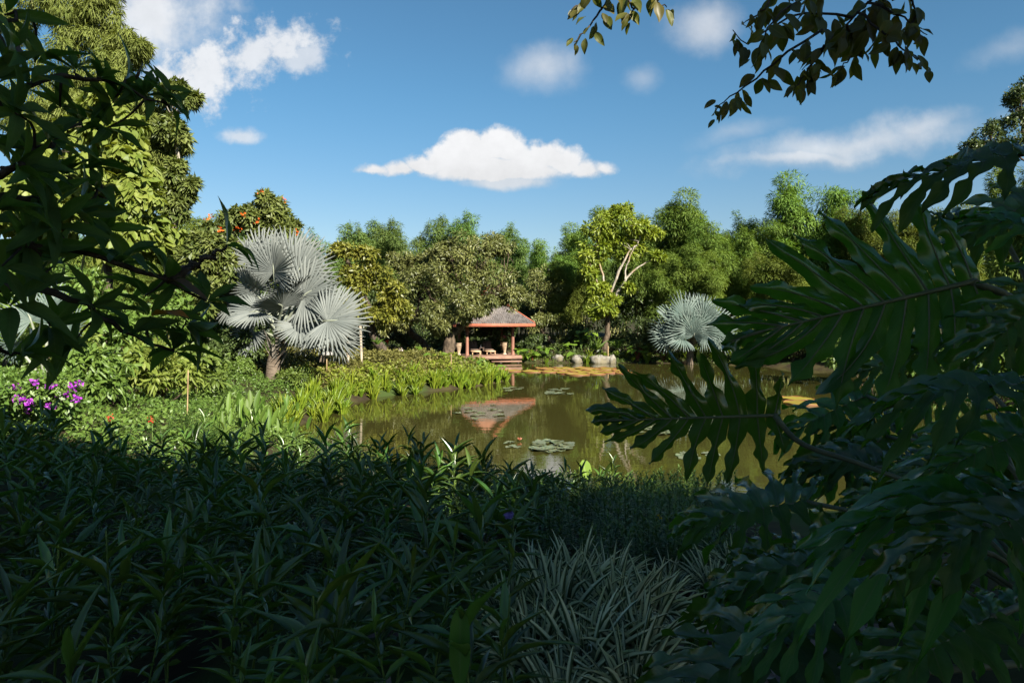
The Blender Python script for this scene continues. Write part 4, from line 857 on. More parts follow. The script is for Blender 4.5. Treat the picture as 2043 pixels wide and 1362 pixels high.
# red flowers and pale blossoms below the trees
M_red = mat_leaf('red_petal', (.50, .02, .02), (.65, .05, .03), .5, .3, objvar=0); M_whitefl = mat_leaf('pale_petal', (.55, .45, .5), (.7, .6, .62), .5, .3, objvar=0)
for k, (px, d, py, m_, lab) in enumerate([(773, 42, 683, M_red, 'small red flower beside the yellow-green tree'), (776, 38, 706, M_red, 'small red flower low on the left bank'), (222, 10.6, 836, M_red, 'red flower left of a pair on the left lawn'), (304, 10.4, 838, M_red, 'red flower right of a pair on the left lawn'), (800, 42, 698, M_whitefl, 'pale pink blossoms below the mango trees')]):
    c = P(px, py, d); mb = MB(); n = 14; add_leaves(mb, T_l3, c+rng.normal(0, .035, (n, 3)), rsph(n)+(0, -.3, .5), rsph(n), .0022*d+.012, .0013*d+.010)
    fo = thing('flower', lab, 'flower', tuple(G(px, d))); part('stem', MB().tube([G(px, d), c], [.008, .004], 5), M_greenstem, fo); part('blossom', mb, m_, fo)
# -- lily pads
M_victoria = mat_leaf('giant_pad', (.22, .195, .020), (.27, .205, .028), .5, .12, .35, objvar=.10, edge=((.26, .20, .03), .95, 1.0))
M_victoriar = mat_leaf('giant_pad_rim', (.20, .095, .04), (.17, .06, .035), .5, .2, .35, objvar=.12)
M_lily = mat_leaf('lily_pad', (.085, .12, .05), (.15, .15, .085), .3, .05, .6, objvar=.14)
def victoria_mesh(seed):
    r = np.random.default_rng(seed); n = 30; a = np.linspace(0, 2*math.pi, n, endpoint=False); wob = 1+.02*np.sin(3*a+seed); rows = [0, .35, .7, .93, 1.0]
    v = []; at = []
    for k, q in enumerate(rows):
        for i in range(n): v.append((q*wob[i]*math.cos(a[i]), q*wob[i]*math.sin(a[i]), .025+.012*(i % 2)*q)); at.append((0, q, r.random()*.3+.35))
    i_ = np.arange(4)[:, None]*n; j_ = np.arange(n)[None]; q_ = np.stack([i_+j_, i_+(j_+1) % n, i_+n+(j_+1) % n, i_+n+j_], -1).reshape(-1, 4)
    top = MB().add(np.array(v), [q_], np.array(at)); rim = MB(); v = []
    for z, q in ((.0, 1.0), (.03, 1.010), (.058, 1.0)):
        for i in range(n): v.append((q*wob[i]*math.cos(a[i]), q*wob[i]*math.sin(a[i]), z*(1+.3*math.sin(5*a[i]+seed)*(z > 0))))
    i_ = np.arange(2)[:, None]*n; q_ = np.stack([i_+j_, i_+(j_+1) % n, i_+n+(j_+1) % n, i_+n+j_], -1).reshape(-1, 4)
    rim.add(np.array(v), [q_], np.tile([0, 0, .5], (3*n, 1)))
    return top.mesh('pad', M_victoria), rim.mesh('rim', M_victoriar)
VM = [victoria_mesh(1), victoria_mesh(2)]
def W2(px, py):
    d = CZ*F/(py-HY); return (px-CX)*d/F, d
r = np.random.default_rng(9)
def giant(px, py, R_, grp, lab, k):
    x, y = W2(px, py); o = thing('giant_lily_pad', lab, 'lily pad', (x, y, 0), grp, r.uniform(0, 6.28), (R_, R_, 1.0))
    link('pad', VM[k % 2][0], o); link('rim', VM[k % 2][1], o)
k = 0
for px, py in [(1022, 740.5), (1062, 741.5), (1098, 737), (1095, 742), (1128, 735.5), (1142, 739.5), (1133, 744.5), (1160, 743), (1150, 747), (1178, 737), (1183, 741), (1188, 746), (1208, 738.5), (1216, 743.5), (1235, 740), (1240, 744), (1165, 735), (1210, 735.5), (1118, 739.5), (1085, 735.5)]:
    giant(px+r.uniform(-3, 3), py-.3, r.uniform(.52, .76), 'giant lily pads on the far side of the pond', 'giant yellow-green lily pad with an upturned red rim below the far boulders', k); k += 1
for px, py in [(1600, 805), (1590, 796)]:
    giant(px, py, r.uniform(.55, .75), 'giant lily pads behind the right foliage', 'giant lily pad glimpsed behind the stalks of the right foliage', k); k += 1
def pad_mesh(seed):
    r = np.random.default_rng(seed); n = 22; a = np.linspace(.13, 2*math.pi-.13, n); v = [(0.04, 0, .006)]; at = [(0, 0, .5)]; v2 = []
    for q in (.55, 1.0):
        for i in range(n): v.append((q*math.cos(a[i]), q*math.sin(a[i]), .006+q*q*(.012*math.sin(2*a[i]+seed)+.02*r.random()))); at.append((0, q, r.random()))
    t3 = [(0, 1+i, 2+i) for i in range(n-1)]; q4 = [(1+i, 1+n+i, 2+n+i, 2+i) for i in range(n-1)]
    return MB().add(np.array(v), [np.array(q4), np.array(t3)], np.array(at)).mesh('lily_pad', M_lily)
PM = [pad_mesh(s) for s in range(4)]
def pads(n, px0, px1, py0, py1, s0, s1, lab, grp, ell=True):
    for k in range(n):
        while True:
            a, b = r.uniform(-1, 1, 2)
            if not ell or a*a+b*b < 1: break
        px, py = (px0+px1)/2+a*(px1-px0)/2, (py0+py1)/2+b*(py1-py0)/2
        x, y = W2(px, py); o = link('lily_pad', PM[k % 4]); s = r.uniform(s0, s1); o.location = (x, y, .001+.0015*k); o.scale = (s, s, 1); o.rotation_euler = (r.normal(0, .02), r.normal(0, .02), r.uniform(0, 6.28))
        tag(o, lab, 'lily pad', grp)
pads(34, 1045, 1145, 881, 903, .11, .20, 'small bluish lily pad in the cluster in the middle of the near water', 'lily pads in the near middle cluster')
pads(6, 995, 1040, 880, 903, .08, .13, 'tiny lily pad straying left of the near middle cluster', 'stray pads left of the near cluster')
pads(16, 1075, 1160, 776, 787, .15, .26, 'small lily pad in the thin raft below the giant pads', 'lily pads in the far thin raft')
pads(8, 1000, 1050, 772, 780, .15, .24, 'small lily pad beside the reflection of the pavilion post', 'lily pads by the post reflection')
pads(16, 910, 1010, 805, 838, .10, .18, 'small lily pad floating on the roof reflection', 'lily pads on the roof reflection')
pads(26, 1250, 1420, 846, 872, .12, .20, 'small lily pad in the raft behind the hanging split leaf', 'lily pads behind the hanging split leaf')
pads(9, 1345, 1430, 902, 916, .10, .16, 'small lily pad just below the hanging split leaf', 'lily pads below the hanging split leaf')
x, y = W2(1037, 880); mb = MB(); n = 14; add_leaves(mb, T_l3, np.array([x, y, .04])+np.zeros((n, 3)), rsph(n)*(1, 1, .3)+(0, 0, .8), rsph(n), .09, .04)
solo('water_lily_bloom', mb, mat_leaf('pink_lily_petal', (.6, .22, .15), (.7, .4, .3), .5, .3, objvar=0), 'small pink water lily bloom at the back of the near pad cluster', 'flower')
# ================================================================== foreground in the shade
M_ruellia = mat_leaf('narrow_dark_leaf', (.036, .084, .015), (.098, .158, .027), .28, .28, .75, objvar=.24, vein=((.09, .13, .05), .55))
M_spike = mat_leaf('small_spike_leaf', (.050, .100, .022), (.115, .175, .034), .42, .32, .45, objvar=.10)
M_varieg = mat_leaf('variegated_blade', (.075, .115, .055), (.11, .16, .08), .5, .22, .4, objvar=.06, edge=((.60, .62, .48), .35, .6))
M_broad = mat_leaf('broad_glossy_leaf', (.042, .092, .018), (.085, .140, .024), .28, .50, .65, objvar=.10, vein=((.10, .15, .04), .6), gloss=(22, .15), under=True, rib=((.11, .16, .05), 44, 9, .25))
M_broadd = mat_leaf('dead_hanging_leaf', (.085, .045, .022), (.12, .06, .03), .6, .2, .3, objvar=.1)
M_orangeleaf = mat_leaf('orange_leaf', (.42, .15, .02), (.5, .2, .03), .5, .4, .3, objvar=0)
M_over = mat_leaf('overhead_leaf', (.056, .066, .013), (.125, .120, .020), .45, .48, .4, objvar=.2, vein=((.14, .14, .05), .5), spot=((.10, .06, .02), 38, .66))
M_philo = mat_leaf('split_leaf', (.024, .068, .009), (.064, .132, .017), .20, .46, .85, tcol=(1.15, 1.6, .35), objvar=.25, vein=((.10, .13, .05), .45), spot=((.16, .18, .04), 26, .735), gloss=(9, .10), under=True, rib=((.075, .125, .035), 34, 7, .35))
M_midrib = mat_solid('leaf_midrib', (.105, .105, .055), (.07, .08, .035), 8, .45, .4)
M_pstem = mat_solid('philodendron_stem', (.10, .105, .06), (.055, .06, .035), 5, .6, .3, .3)
M_dead = mat_leaf('dead_leaf', (.115, .070, .060), (.20, .145, .125), .55, .08, .35, tcol=(1, .8, .6), objvar=.25, vein=((.24, .17, .14), .5))
M_purple = mat_leaf('purple_bract', (.30, .028, .42), (.45, .07, .55), .5, .35, .3, tcol=(1, .8, 1.1), objvar=0)
M_violet = mat_leaf('violet_petal', (.16, .10, .50), (.26, .18, .6), .5, .3, objvar=0); M_yellow = mat_leaf('yellow_petal', (.6, .42, .03), (.7, .5, .05), .5, .3, objvar=0)
T_big = T_strip(9, lambda t: math.sin(math.pi*min(1, t**.85))**.85 if 0 < t < 1 else .06, .16, .05, 5)
T_ru = T_strip(7, lambda t: (math.sin(math.pi*min(1, t**.7))**.9 if 0 < t < 1 else .05), .16, .0, 3)

# ---- the big shade tree overhead: it stands behind the camera and darkens the whole foreground
def shade_tree(label, base, lobes, seed, limbs):
    t = thing('shade_tree', label, 'tree', base); b = np.array(base)
    paths = [([b, b+(.2, .1, 2.5), b+(.1, .4, 5), b+(.3, .8, 7)], .42, .22)]+limbs; sp_ = []
    for k, (pts, r0, r1) in enumerate(paths):
        pp = smooth_path(pts, 16, .04, seed+k); sp_.append(pp); part('trunk' if k == 0 else 'limb', MB().tube(pp, np.linspace(r0, r1, 16), 9), M_bark, t, True)
    mb = MB(); cs = crown(mb, lobes, 15, 62, .46, .27, T_fold, .15, seed=seed, pr=(.30, .46), grav=.35)
    part('crown', mb, M_over, t); return t, cs
V3 = lambda *a: np.array(a, float)
lob = [(V3(-.6, -.6, 8.8), V3(1.8, 1.4, .9)), (V3(1.0, -1.6, 8.6), V3(1.8, 1.4, .9)), (V3(5.4, .7, 8.7), V3(1.7, 1.5, .8)), (V3(3.2, -.6, 8.2), V3(1.7, 1.5, .8))]+[(V3(x, y-1.3, z), V3(2.9, 2.9, 1.5)) for x, y, z in [(9, -8, 9.5), (5, -8, 9.8), (1, -8, 9.5), (9, -4.8, 10), (5, -5.2, 10.4), (1, -4.4, 9.6), (-2.5, -6, 9), (8, -4.2, 9.4), (4, -4.2, 9.4), (.6, -3.4, 8.8), (-2.2, -3.4, 8.4), (5, -3.5, 8), (2, -4, 7.8), (8, -5, 8), (3, -6, 8.8), (6.5, -6, 9), (3, -4.6, 9.6), (7, -4.6, 9), (0, -6, 8.6), (1, -10.5, 9.5), (5, -11, 9.6), (-1, -4, 8.4), (9, -11, 9.6), (10.5, -6, 9.6)]]
SH, cs = shade_tree('big shade tree whose leafy branches hang into the top right of the view', (2.6, -5.5, 1.8), lob, 61,
    [([V3(2.7, -5, 7), V3(2.4, -2.5, 7.4), V3(2.4, .6, 7.1), V3(2.6, 3.2, 6.3), P(1765, -25, 5.0)], .16, .035), ([V3(2.7, -5, 7.5), V3(5, -4, 8.4), V3(7, -3.5, 9.2)], .16, .05), ([V3(2.7, -5, 7.5), V3(5, -7, 8.8), V3(8, -8, 9.5)], .16, .05),
     ([V3(2.4, -2.4, 7.4), V3(1.4, 1, 7.0), P(1225, -25, 5.0)], .08, .02)])
lob = [(V3(x, y, z), V3(2.9, 2.9, 1.6)) for x, y, z in [(18, -8, 9.5), (14, -8, 9.8), (18, -4, 9.8), (14, -4, 10.2), (17.5, -3, 9.6), (13.5, -3.4, 10), (11, -4, 10), (12, -6, 8.2), (16, -3, 8), (11.5, -3, 9.4)]]
SH2, cs2 = shade_tree('shade tree beyond the right edge casting shade over the split leaves', (14.5, -5, 1.8), lob, 62, [([V3(14.6, -4.5, 7), V3(16, -3.5, 8.5), V3(17.5, -3, 9.4)], .15, .05), ([V3(14.6, -4.5, 7), V3(13, -3.5, 8.8), V3(12.5, -2.5, 9.6)], .15, .05)])
# hanging leafy twigs, each leaf an object
def leaf_var(T, Wr, droop, mat, name='leaf', twist=0.0, seed=0):
    mb = MB(); add_leaves(mb, T, np.zeros((1, 3)), V3(1, 0, 0)[None], V3(0, 0, 1)[None], 1.0, Wr, [.5], droop)
    v = mb.v[0]; r = np.random.default_rng(seed); v[:, 2] += .03*np.sin(v[:, 0]*9+r.uniform(0, 6))*np.sign(v[:, 1])*np.abs(v[:, 1])/Wr*2; a = twist*v[:, 0]; y, z = v[:, 1].copy(), v[:, 2].copy(); v[:, 1] = y*np.cos(a)-z*np.sin(a); v[:, 2] = y*np.sin(a)+z*np.cos(a)
    mb.a[0][:, 2] = r.random(); return mb.mesh(name, mat)
OV = [leaf_var(T_big, w_, d_, M_over, 'leaf', tw, s) for s, (w_, d_, tw) in enumerate([(.48, .05, .2), (.52, .15, -.4), (.42, .10, .5), (.46, .22, -.1), (.5, -.05, .3), (.4, .2, -.6)])]
r = np.random.default_rng(71)
def hang(path, n, L0, d=5.0, jd=.25, tipsmall=True):
    pts = [P(a, b, d+r.normal(0, jd*.5)) for a, b in path]; pp = smooth_path(pts, 12, .008, int(path[0][0])); part('twig', MB().tube(pp, np.linspace(.011, .003, 12), 5), M_barkd, SH)
    for k in range(n):
        u = (k+.5*r.random())/n; p0 = pp[min(11, int(u*11.9))]+r.normal(0, .02, 3); L = L0*r.uniform(.75, 1.15)*(1-.45*u**2 if tipsmall else 1)
        dv = V3(r.normal(0, .55), r.normal(0, .45), -.75+r.normal(0, .35)); nn = V3(r.normal(0, .6), -1+r.normal(0, .5), .4+r.normal(0, .3)); st = p0+dv/np.linalg.norm(dv)*.035
        link('leaf', OV[r.integers(6)], SH, frame(st-WL[SH], dv, nn, (L, L, L)))
for path, n, L in [([(1765, -25), (1700, 35), (1645, 90), (1600, 140)], 17, .20), ([(1700, 35), (1610, 25), (1540, 55), (1490, 85), (1462, 60)], 17, .19), ([(1640, 60), (1550, 120), (1495, 165), (1452, 195), (1428, 222)], 17, .17), ([(1645, 90), (1605, 150), (1585, 175)], 9, .19),
                   ([(1710, 25), (1765, 65), (1805, 100), (1845, 130)], 13, .20), ([(1730, 5), (1800, 35), (1850, 70)], 11, .20), ([(1690, 50), (1705, 100), (1670, 150)], 10, .20), ([(1560, -20), (1520, 20), (1480, 50)], 9, .17), ([(1650, -25), (1580, 10), (1530, 60), (1510, 110)], 12, .19), ([(1800, -20), (1830, 20), (1810, 60)], 7, .19),
                   ([(1225, -25), (1190, 30), (1168, 60), (1145, 85)], 9, .14), ([(1245, -25), (1262, 15), (1258, 35)], 6, .17), ([(1300, -25), (1312, 5), (1330, 15)], 5, .17), ([(1180, -25), (1160, 5), (1140, 20)], 4, .15)]:
    hang(path, int(n*1.9), L*.94)

# ---- broad-leaved shrub at the left edge
BL = [leaf_var(T_big, w_, d_, M_broad, 'leaf', tw, s+20) for s, (w_, d_, tw) in enumerate([(.27, .25, .2), (.30, .40, -.3), (.25, .16, .3), (.28, .55, -.1), (.26, .10, .4), (.30, .35, -.5)])]
BD = leaf_var(T_big, .28, .4, M_broadd, 'leaf', .8, 31); BO = leaf_var(T_big, .3, .1, M_orangeleaf, 'leaf', .2, 32)
bb = np.array(G(-250, 4.3)); BS = thing('broad_leaf_shrub', 'dark glossy broad-leaved shrub filling the left edge in the shade', 'shrub', tuple(bb))
boughs = [[(-250, 900, 4.3), (-200, 650, 4.1), (-40, 520, 3.8), (55, 488, 3.7), (150, 500, 3.9), (240, 525, 4.0), (330, 558, 4.2), (412, 600, 4.4)], [(-200, 720, 4.1), (-40, 590, 3.9), (70, 578, 3.9), (180, 612, 4.0), (262, 668, 4.1), (345, 700, 4.4)], [(-220, 640, 4.1), (-150, 350, 3.9), (-30, 230, 3.8), (60, 165, 3.9), (190, 155, 4.2), (330, 205, 4.5)],
          [(-180, 450, 4.0), (-60, 380, 3.6), (25, 335, 3.6), (95, 285, 3.8), (160, 245, 4.1)], [(-150, 330, 3.9), (-80, 120, 3.8), (-10, 60, 3.8), (60, 20, 4.0)], [(-200, 760, 4.1), (-60, 700, 3.7), (40, 705, 3.8)], [(-60, 385, 3.6), (60, 400, 3.8), (150, 425, 4.0), (200, 380, 4.2)], [(330, 558, 4.2), (400, 520, 4.3), (452, 490, 4.4)]]
bp_ = []
for k, b in enumerate(boughs):
    pp = smooth_path([P(*q) for q in b], 18, .012, 300+k); bp_.append(pp); part('branch', MB().tube(pp, np.linspace(.035 if k else .05, .007, 18), 7), M_barkd, BS, True)
allp = np.vstack(bp_); r = np.random.default_rng(72)
ros = [(240, 525, 4.0, 10), (55, 490, 3.7, 9), (105, 455, 3.8, 8), (180, 612, 4.0, 8), (262, 668, 4.1, 9), (40, 705, 3.8, 8), (85, 580, 4.1, 7), (330, 560, 4.2, 8), (412, 602, 4.4, 8), (345, 700, 4.4, 8), (300, 630, 4.3, 6), (20, 610, 3.5, 6), (452, 490, 4.4, 3),
       (25, 335, 3.6, 9), (75, 395, 3.8, 8), (95, 280, 3.8, 8), (150, 425, 4.0, 8), (30, 225, 3.6, 8), (62, 168, 3.9, 8), (120, 215, 4.2, 7), (15, 100, 3.7, 8), (70, 125, 4.2, 6), (150, 140, 4.3, 8), (195, 155, 4.2, 9), (245, 165, 4.4, 9), (290, 190, 4.5, 9), (225, 205, 4.4, 8), (315, 180, 4.6, 6), (160, 245, 4.2, 8),
       (335, 208, 4.6, 6), (200, 380, 4.2, 8), (-10, 420, 3.4, 7), (60, 300, 4.3, 8), (175, 330, 4.3, 8), (210, 455, 4.3, 8), (120, 520, 4.3, 8), (290, 590, 4.4, 8), (215, 255, 4.4, 8), (40, 440, 4.2, 8), (370, 645, 4.5, 8), (150, 680, 4.4, 8), (100, 650, 4.2, 8), (10, 30, 3.9, 6), (130, 350, 4.2, 7), (-20, 160, 3.6, 7), (5, 530, 3.4, 6)]
for k, (px, py, d, n) in enumerate(ros):
    c = P(px, py, d); j = np.argmin(((allp-c)**2).sum(1)); a = allp[j]
    if np.linalg.norm(a-c) > .03: part('twig', MB().tube(smooth_path([a, (a+c)/2+r.normal(0, .02, 3), c], 6), np.linspace(.010, .005, 6), 5), M_barkd, BS)
    axis = nrmz(V3(.5, -.15, .55)+r.normal(0, .35, 3)); e1 = nrmz(np.cross(axis, V3(.2, .9, .3))); e2 = np.cross(axis, e1)
    for i_ in range(max(3, n-1)):
        an = 2.4*i_+r.normal(0, .25); op = r.uniform(.5, 1.25); rad_ = math.cos(an)*e1+math.sin(an)*e2; dv = axis*math.cos(op)+rad_*math.sin(op)+V3(0, 0, -.28)
        nn = axis*math.sin(op)-rad_*math.cos(op)+V3(0, 0, .25); L = r.uniform(.20, .33)*(1 if py > 250 or px < 120 else .82)
        me = BD if (k, i_) in ((7, 1), (7, 2), (20, 2), (24, 5)) else BO if (k, i_) == (10, 1) else BL[r.integers(6)]
        link('leaf', me, BS, frame(c+dv*.015-bb, dv, nn, (L, L, L)))

# ---- narrow dark-leaved plants: the near ones with each leaf as a part, the farther ones in one piece
RL = [leaf_var(T_ru, w_, d_, M_ruellia, 'leaf', tw, s+50) for s, (w_, d_, tw) in enumerate([(.13, .22, .2), (.12, .35, -.2), (.14, .12, .3), (.12, .5, 0), (.11, .3, -.4), (.15, .05, .1)])]
def ru_spec(seed):
    r = np.random.default_rng(seed); st = []; lv = []
    for s in range(r.integers(1, 3)):
        h = r.uniform(.40, .70); top = V3(r.normal(0, .10), r.normal(0, .10), h); b = V3(r.normal(0, .05), r.normal(0, .05), -.04); st.append(smooth_path([b, (b+top)/2+r.normal(0, .015, 3), top], 6))
        for k in range(r.integers(9, 13)):
            u = .35+.65*k/11; p0 = b+(top-b)*min(1, u); an = (k//2)*1.57+(k % 2)*math.pi+r.normal(0, .3); up = r.uniform(.4, 1.1)+(1.3 if u > .85 else .0)
            lv.append((p0, V3(math.cos(an), math.sin(an), up), V3(-math.cos(an)*.5, -math.sin(an)*.5, 1), r.uniform(.20, .34)*(1 if u < .9 else .85), int(r.integers(6))))
    return st, lv
RS = [ru_spec(s) for s in range(400, 408)]; RM = []
for st, lv in RS:
    sm = MB(); [sm.tube(q_, np.linspace(.007, .004, 6), 5, False) for q_ in st]; full = MB()
    for p0, dv, nn, L, v_ in lv: add_leaves(full, T_ru, p0[None], dv[None], nn[None], L, L*.12, [rng.random()], [.05+.42*rng.random()])
    RM.append((sm.mesh('stem', M_greenstem), full.mesh('narrow_leaf_plant', M_ruellia), lv))
r = np.random.default_rng(73); spots = []
def inbed(x, y):
    px = CX+F*x/y
    lim = 985 if y < 4.2 else 985+(y-4.2)*42
    return -130 < px < lim+r.normal(0, 25) and pond_sdf(np.array([x]), np.array([y]))[0] > 2.6
while len(spots) < 235:
    y = 2.25+(r.random()**.85)*8.2; x = y*r.uniform(-.86, .18)
    if not inbed(x, y): continue
    if x < -4.5 and y > 8.5: continue
    if min([9]+[(x-a)**2+(y-b)**2 for a, b in spots[-400:]]) < (.20+.022*y)**2: continue
    spots.append((x, y))
spots.sort(key=lambda q_: q_[1])
for k, (x, y) in enumerate(spots):
    zx = CX+F*x/y; zn = 'by the left edge' if zx < 250 else 'left of the middle' if zx < 560 else 'near the middle' if zx < 820 else 'beside the striped grass and small shrubs'
    v_ = int(r.integers(8)); s = r.uniform(.7, 1.25)*(.92 if y < 4 else 1.02)*(1 if y < 6.5 else r.uniform(.75, 1.3)); z = float(gz(x, y)); near = k < 55
    if near:
        o = thing('narrow_leaf_plant', 'narrow dark-leaved plant in the nearest rows, '+zn, 'plant', (x, y, z), 'narrow-leaved plants in the nearest rows, '+zn, r.uniform(0, 6.28), s)
        link('stem', RM[v_][0], o)
        for p0, dv, nn, L, lv_ in RM[v_][2]: link('leaf', RL[lv_], o, frame(p0, dv, nn, (L, L, L)))
    else:
        o = link('narrow_leaf_plant', RM[v_][1]); o.location = (x, y, z); o.scale = (s, s, s*1.05); o.rotation_euler[2] = r.uniform(0, 6.28)
        zd = 'halfway back' if y < 6.3 else 'toward the pond'; tag(o, 'narrow dark-leaved plant '+zd+', '+zn, 'plant', 'narrow-leaved plants '+zd+', '+zn)
cover('ground_cover', 'dark low leaves under the narrow-leaved plants', -9, 2.2, 2.0, 11.2, 1500, .085, .03, M_ruellia, .26, 1.5, seed=12, per=7, T=T_l3, keep=lambda x, y: (x < .05*y) & (x > -.95*y-1))
# ---- small-leaved upright plants on the near bank
def spike_mesh(seed):
    r = np.random.default_rng(seed); mb = MB()
    for s in range(11):
        h = r.uniform(.28, .62); b = V3(r.normal(0, .12), r.normal(0, .12), -.03); top = b+V3(r.normal(0, .09), r.normal(0, .09), h); mb.tube([b, top], [.004, .002], 4, False)
        n = 34; u = np.linspace(.25, 1, n)[:, None]; an = np.arange(n)*2.4; d = np.stack([np.cos(an), np.sin(an), .6+.9*(u[:, 0] > .85)], 1)
        add_leaves(mb, T_fold, b+(top-b)*u, d, np.stack([-np.cos(an)*.5, -np.sin(an)*.5, np.ones(n)], 1), .075*r.uniform(.7, 1.2, n), .02, r.random(n), .25)
    return mb.mesh('spike_plant', M_spike)
SPM = [spike_mesh(s) for s in range(500, 504)]; r = np.random.default_rng(74); k = 0
while k < 215:
    y = r.uniform(5.2, 12.4); x = r.uniform(-6.5, 5.2); s_ = pond_sdf(np.array([x]), np.array([y]))[0]; px = CX+F*x/y
    if not .25 < s_ < (4.2 if px < 1010 else 7.2) or px > 1440: continue
    if px < 1040 and r.random() < .55: continue
    o = link('spike_plant', SPM[k % 4]); s = r.uniform(.75, 1.2)*(.62 if s_ < 2.2 else 1); o.location = (x, y, float(gz(x, y))); o.scale = (s, s, s); o.rotation_euler[2] = r.uniform(0, 6.28); k += 1
    tag(o, 'small-leaved upright plant at the near water edge '+('left of the lily pads' if px < 990 else 'right of the lily pads'), 'plant', 'small-leaved plants at the near water edge')
for k in range(46):
    y = r.uniform(4.2, 9.5); x = y*r.uniform(-.78, -.05); s = r.uniform(.6, 1.0)
    if pond_sdf(np.array([x]), np.array([y]))[0] < 2.5: continue
    o = link('spike_plant', SPM[k % 4]); o.location = (x, y, float(gz(x, y))); o.scale = (s, s, s*.9); o.rotation_euler[2] = r.uniform(0, 6.28)
    tag(o, 'small-leaved upright plant growing among the narrow-leaved plants of the bed', 'plant', 'small-leaved plants inside the dark bed')
# ---- variegated grass
GM = [strap_mesh(s, 210, .54, .012, M_varieg, 1.05, T_strip(6, strap, .10, 0, 5), .75, .07) for s in (601, 602, 603)]
for k, (px, d, s, lab) in enumerate([(1060, 3.35, 1.0, 'variegated grass tuft nearest the broad upright leaf'), (1165, 3.3, 1.05, 'variegated grass tuft at the bottom edge, second from the broad upright leaf'), (1275, 3.4, 1.0, 'variegated grass tuft at the bottom edge beside the dead leaves'), (1110, 3.85, 1.05, 'variegated grass tuft in the second row, leftmost'), (1225, 3.9, 1.05, 'variegated grass tuft in the second row, middle'),
                                     (1300, 4.3, 1.0, 'variegated grass tuft beside the dead leaves, second row'), (1150, 4.55, 1.1, 'tall variegated grass tuft at the back centre'), (1080, 4.35, .95, 'variegated grass tuft at the back left'), (1215, 4.9, 1.05, 'variegated grass tuft at the very back'), (1015, 3.8, .9, 'variegated grass tuft among the narrow dark leaves'),
                                     (1420, 4.9, .8, 'variegated grass tuft left of a pair behind the dead leaves'), (1462, 5.2, .8, 'variegated grass tuft right of a pair behind the dead leaves'), (1340, 5.0, .7, 'small variegated grass tuft behind the dead leaves'), (1260, 3.0, .9, 'variegated grass tuft cut by the bottom edge right of centre'), (1120, 2.95, .85, 'variegated grass tuft cut by the bottom edge near the broad leaf')]):
    o = link('variegated_grass', GM[k % 3]); o.location = tuple(G(px, d)); o.scale = (s,)*3; o.rotation_euler[2] = k*1.3; tag(o, lab, 'grass tuft', 'variegated grass tufts')
# ---- single broad upright leaf and two fresh ones
M_fresh = mat_leaf('fresh_leaf', (.14, .24, .03), (.2, .3, .05), .4, .45, .4, objvar=0, vein=((.3, .38, .15), .6))
def single(px, d, y0, y1, wr, mat, label, n=(0, -1, .25), lean=0.0):
    a = P(px, y0, d); b = P(px+lean, y1, d); gnd = np.array([a[0], a[1], float(gz(a[0], a[1]))]); t = thing('upright_leaf', label, 'plant', tuple(gnd)); L = np.linalg.norm(b-a)
    part('leaf_stalk', MB().tube([gnd-(0, 0, .03), a], .006, 6), M_greenstem, t); mb = MB(); add_leaves(mb, T_strip(9, lambda t: (min(1, .35+2*t)*(1-max(0, (t-.6)/.4)**2.6)**.6) if t < 1 else .1, .10, .03, 5), a[None], (b-a)[None], np.array([n], float), L, L*wr, [.5], .03); part('leaf', mb, mat, t)
single(918, 2.5, 1372, 1202, .24, M_ruellia, 'single broad blunt leaf standing upright among the narrow leaves'); single(1172, 9.6, 962, 916, .62, M_fresh, 'fresh pale leaf standing above the near water edge', (.6, -1, .2), -10); single(1290, 9.0, 985, 952, .55, M_fresh, 'yellow-green leaf at the near water edge', (-.2, -1, .6), 16)
for px, py, d, m_, lab, nm in [(1015, 1023, 5.2, M_violet, 'single violet flower among the dark leaves', 'violet'), (1311, 1032, 6.6, M_yellow, 'single yellow flower beside the split leaves', 'yellow')]:
    c = P(px, py, d); gnd = np.array([c[0], c[1], float(gz(c[0], c[1]))]); fo = thing('wild_flower', lab, 'flower', tuple(gnd)); n = 6; an = np.arange(n)*6.28/n
    part('stem', MB().tube([gnd, c], [.004, .003], 5), M_greenstem, fo); mb = MB(); add_leaves(mb, T_l3, np.repeat(c[None], n, 0), np.stack([np.cos(an), np.full(n, -.35), np.sin(an)], 1), np.tile([0, -1, .3], (n, 1)), .05, .045); part('petals', mb, m_, fo)
# ---- fallen leaves
DL = [leaf_var(T_big, w_, d_, M_dead, 'fallen_leaf', tw, s+80) for s, (w_, d_, tw) in enumerate([(.5, -.2, .6), (.45, .1, -.8), (.55, -.3, .2), (.4, .15, 1.0)])]
r = np.random.default_rng(75)
for k in range(150):
    y = r.uniform(2.9, 6.2); x = r.uniform(.16*y, .62*y) if k > 30 else r.uniform(-.3*y, .2*y); o = link('fallen_leaf', DL[k % 4], None, frame((x, y, float(gz(x, y))+r.uniform(.01, .05)), V3(r.normal(), r.normal(), r.normal(0, .15)), V3(r.normal(0, .3), r.normal(0, .3), 1), r.uniform(.10, .19)))
    tag(o, 'dry brown leaf lying on the ground '+('between the grass tufts and the split leaves' if k > 30 else 'under the narrow-leaved plants'), 'fallen leaf', 'fallen leaves between grass and split leaves' if k > 30 else 'fallen leaves under the narrow-leaved plants')
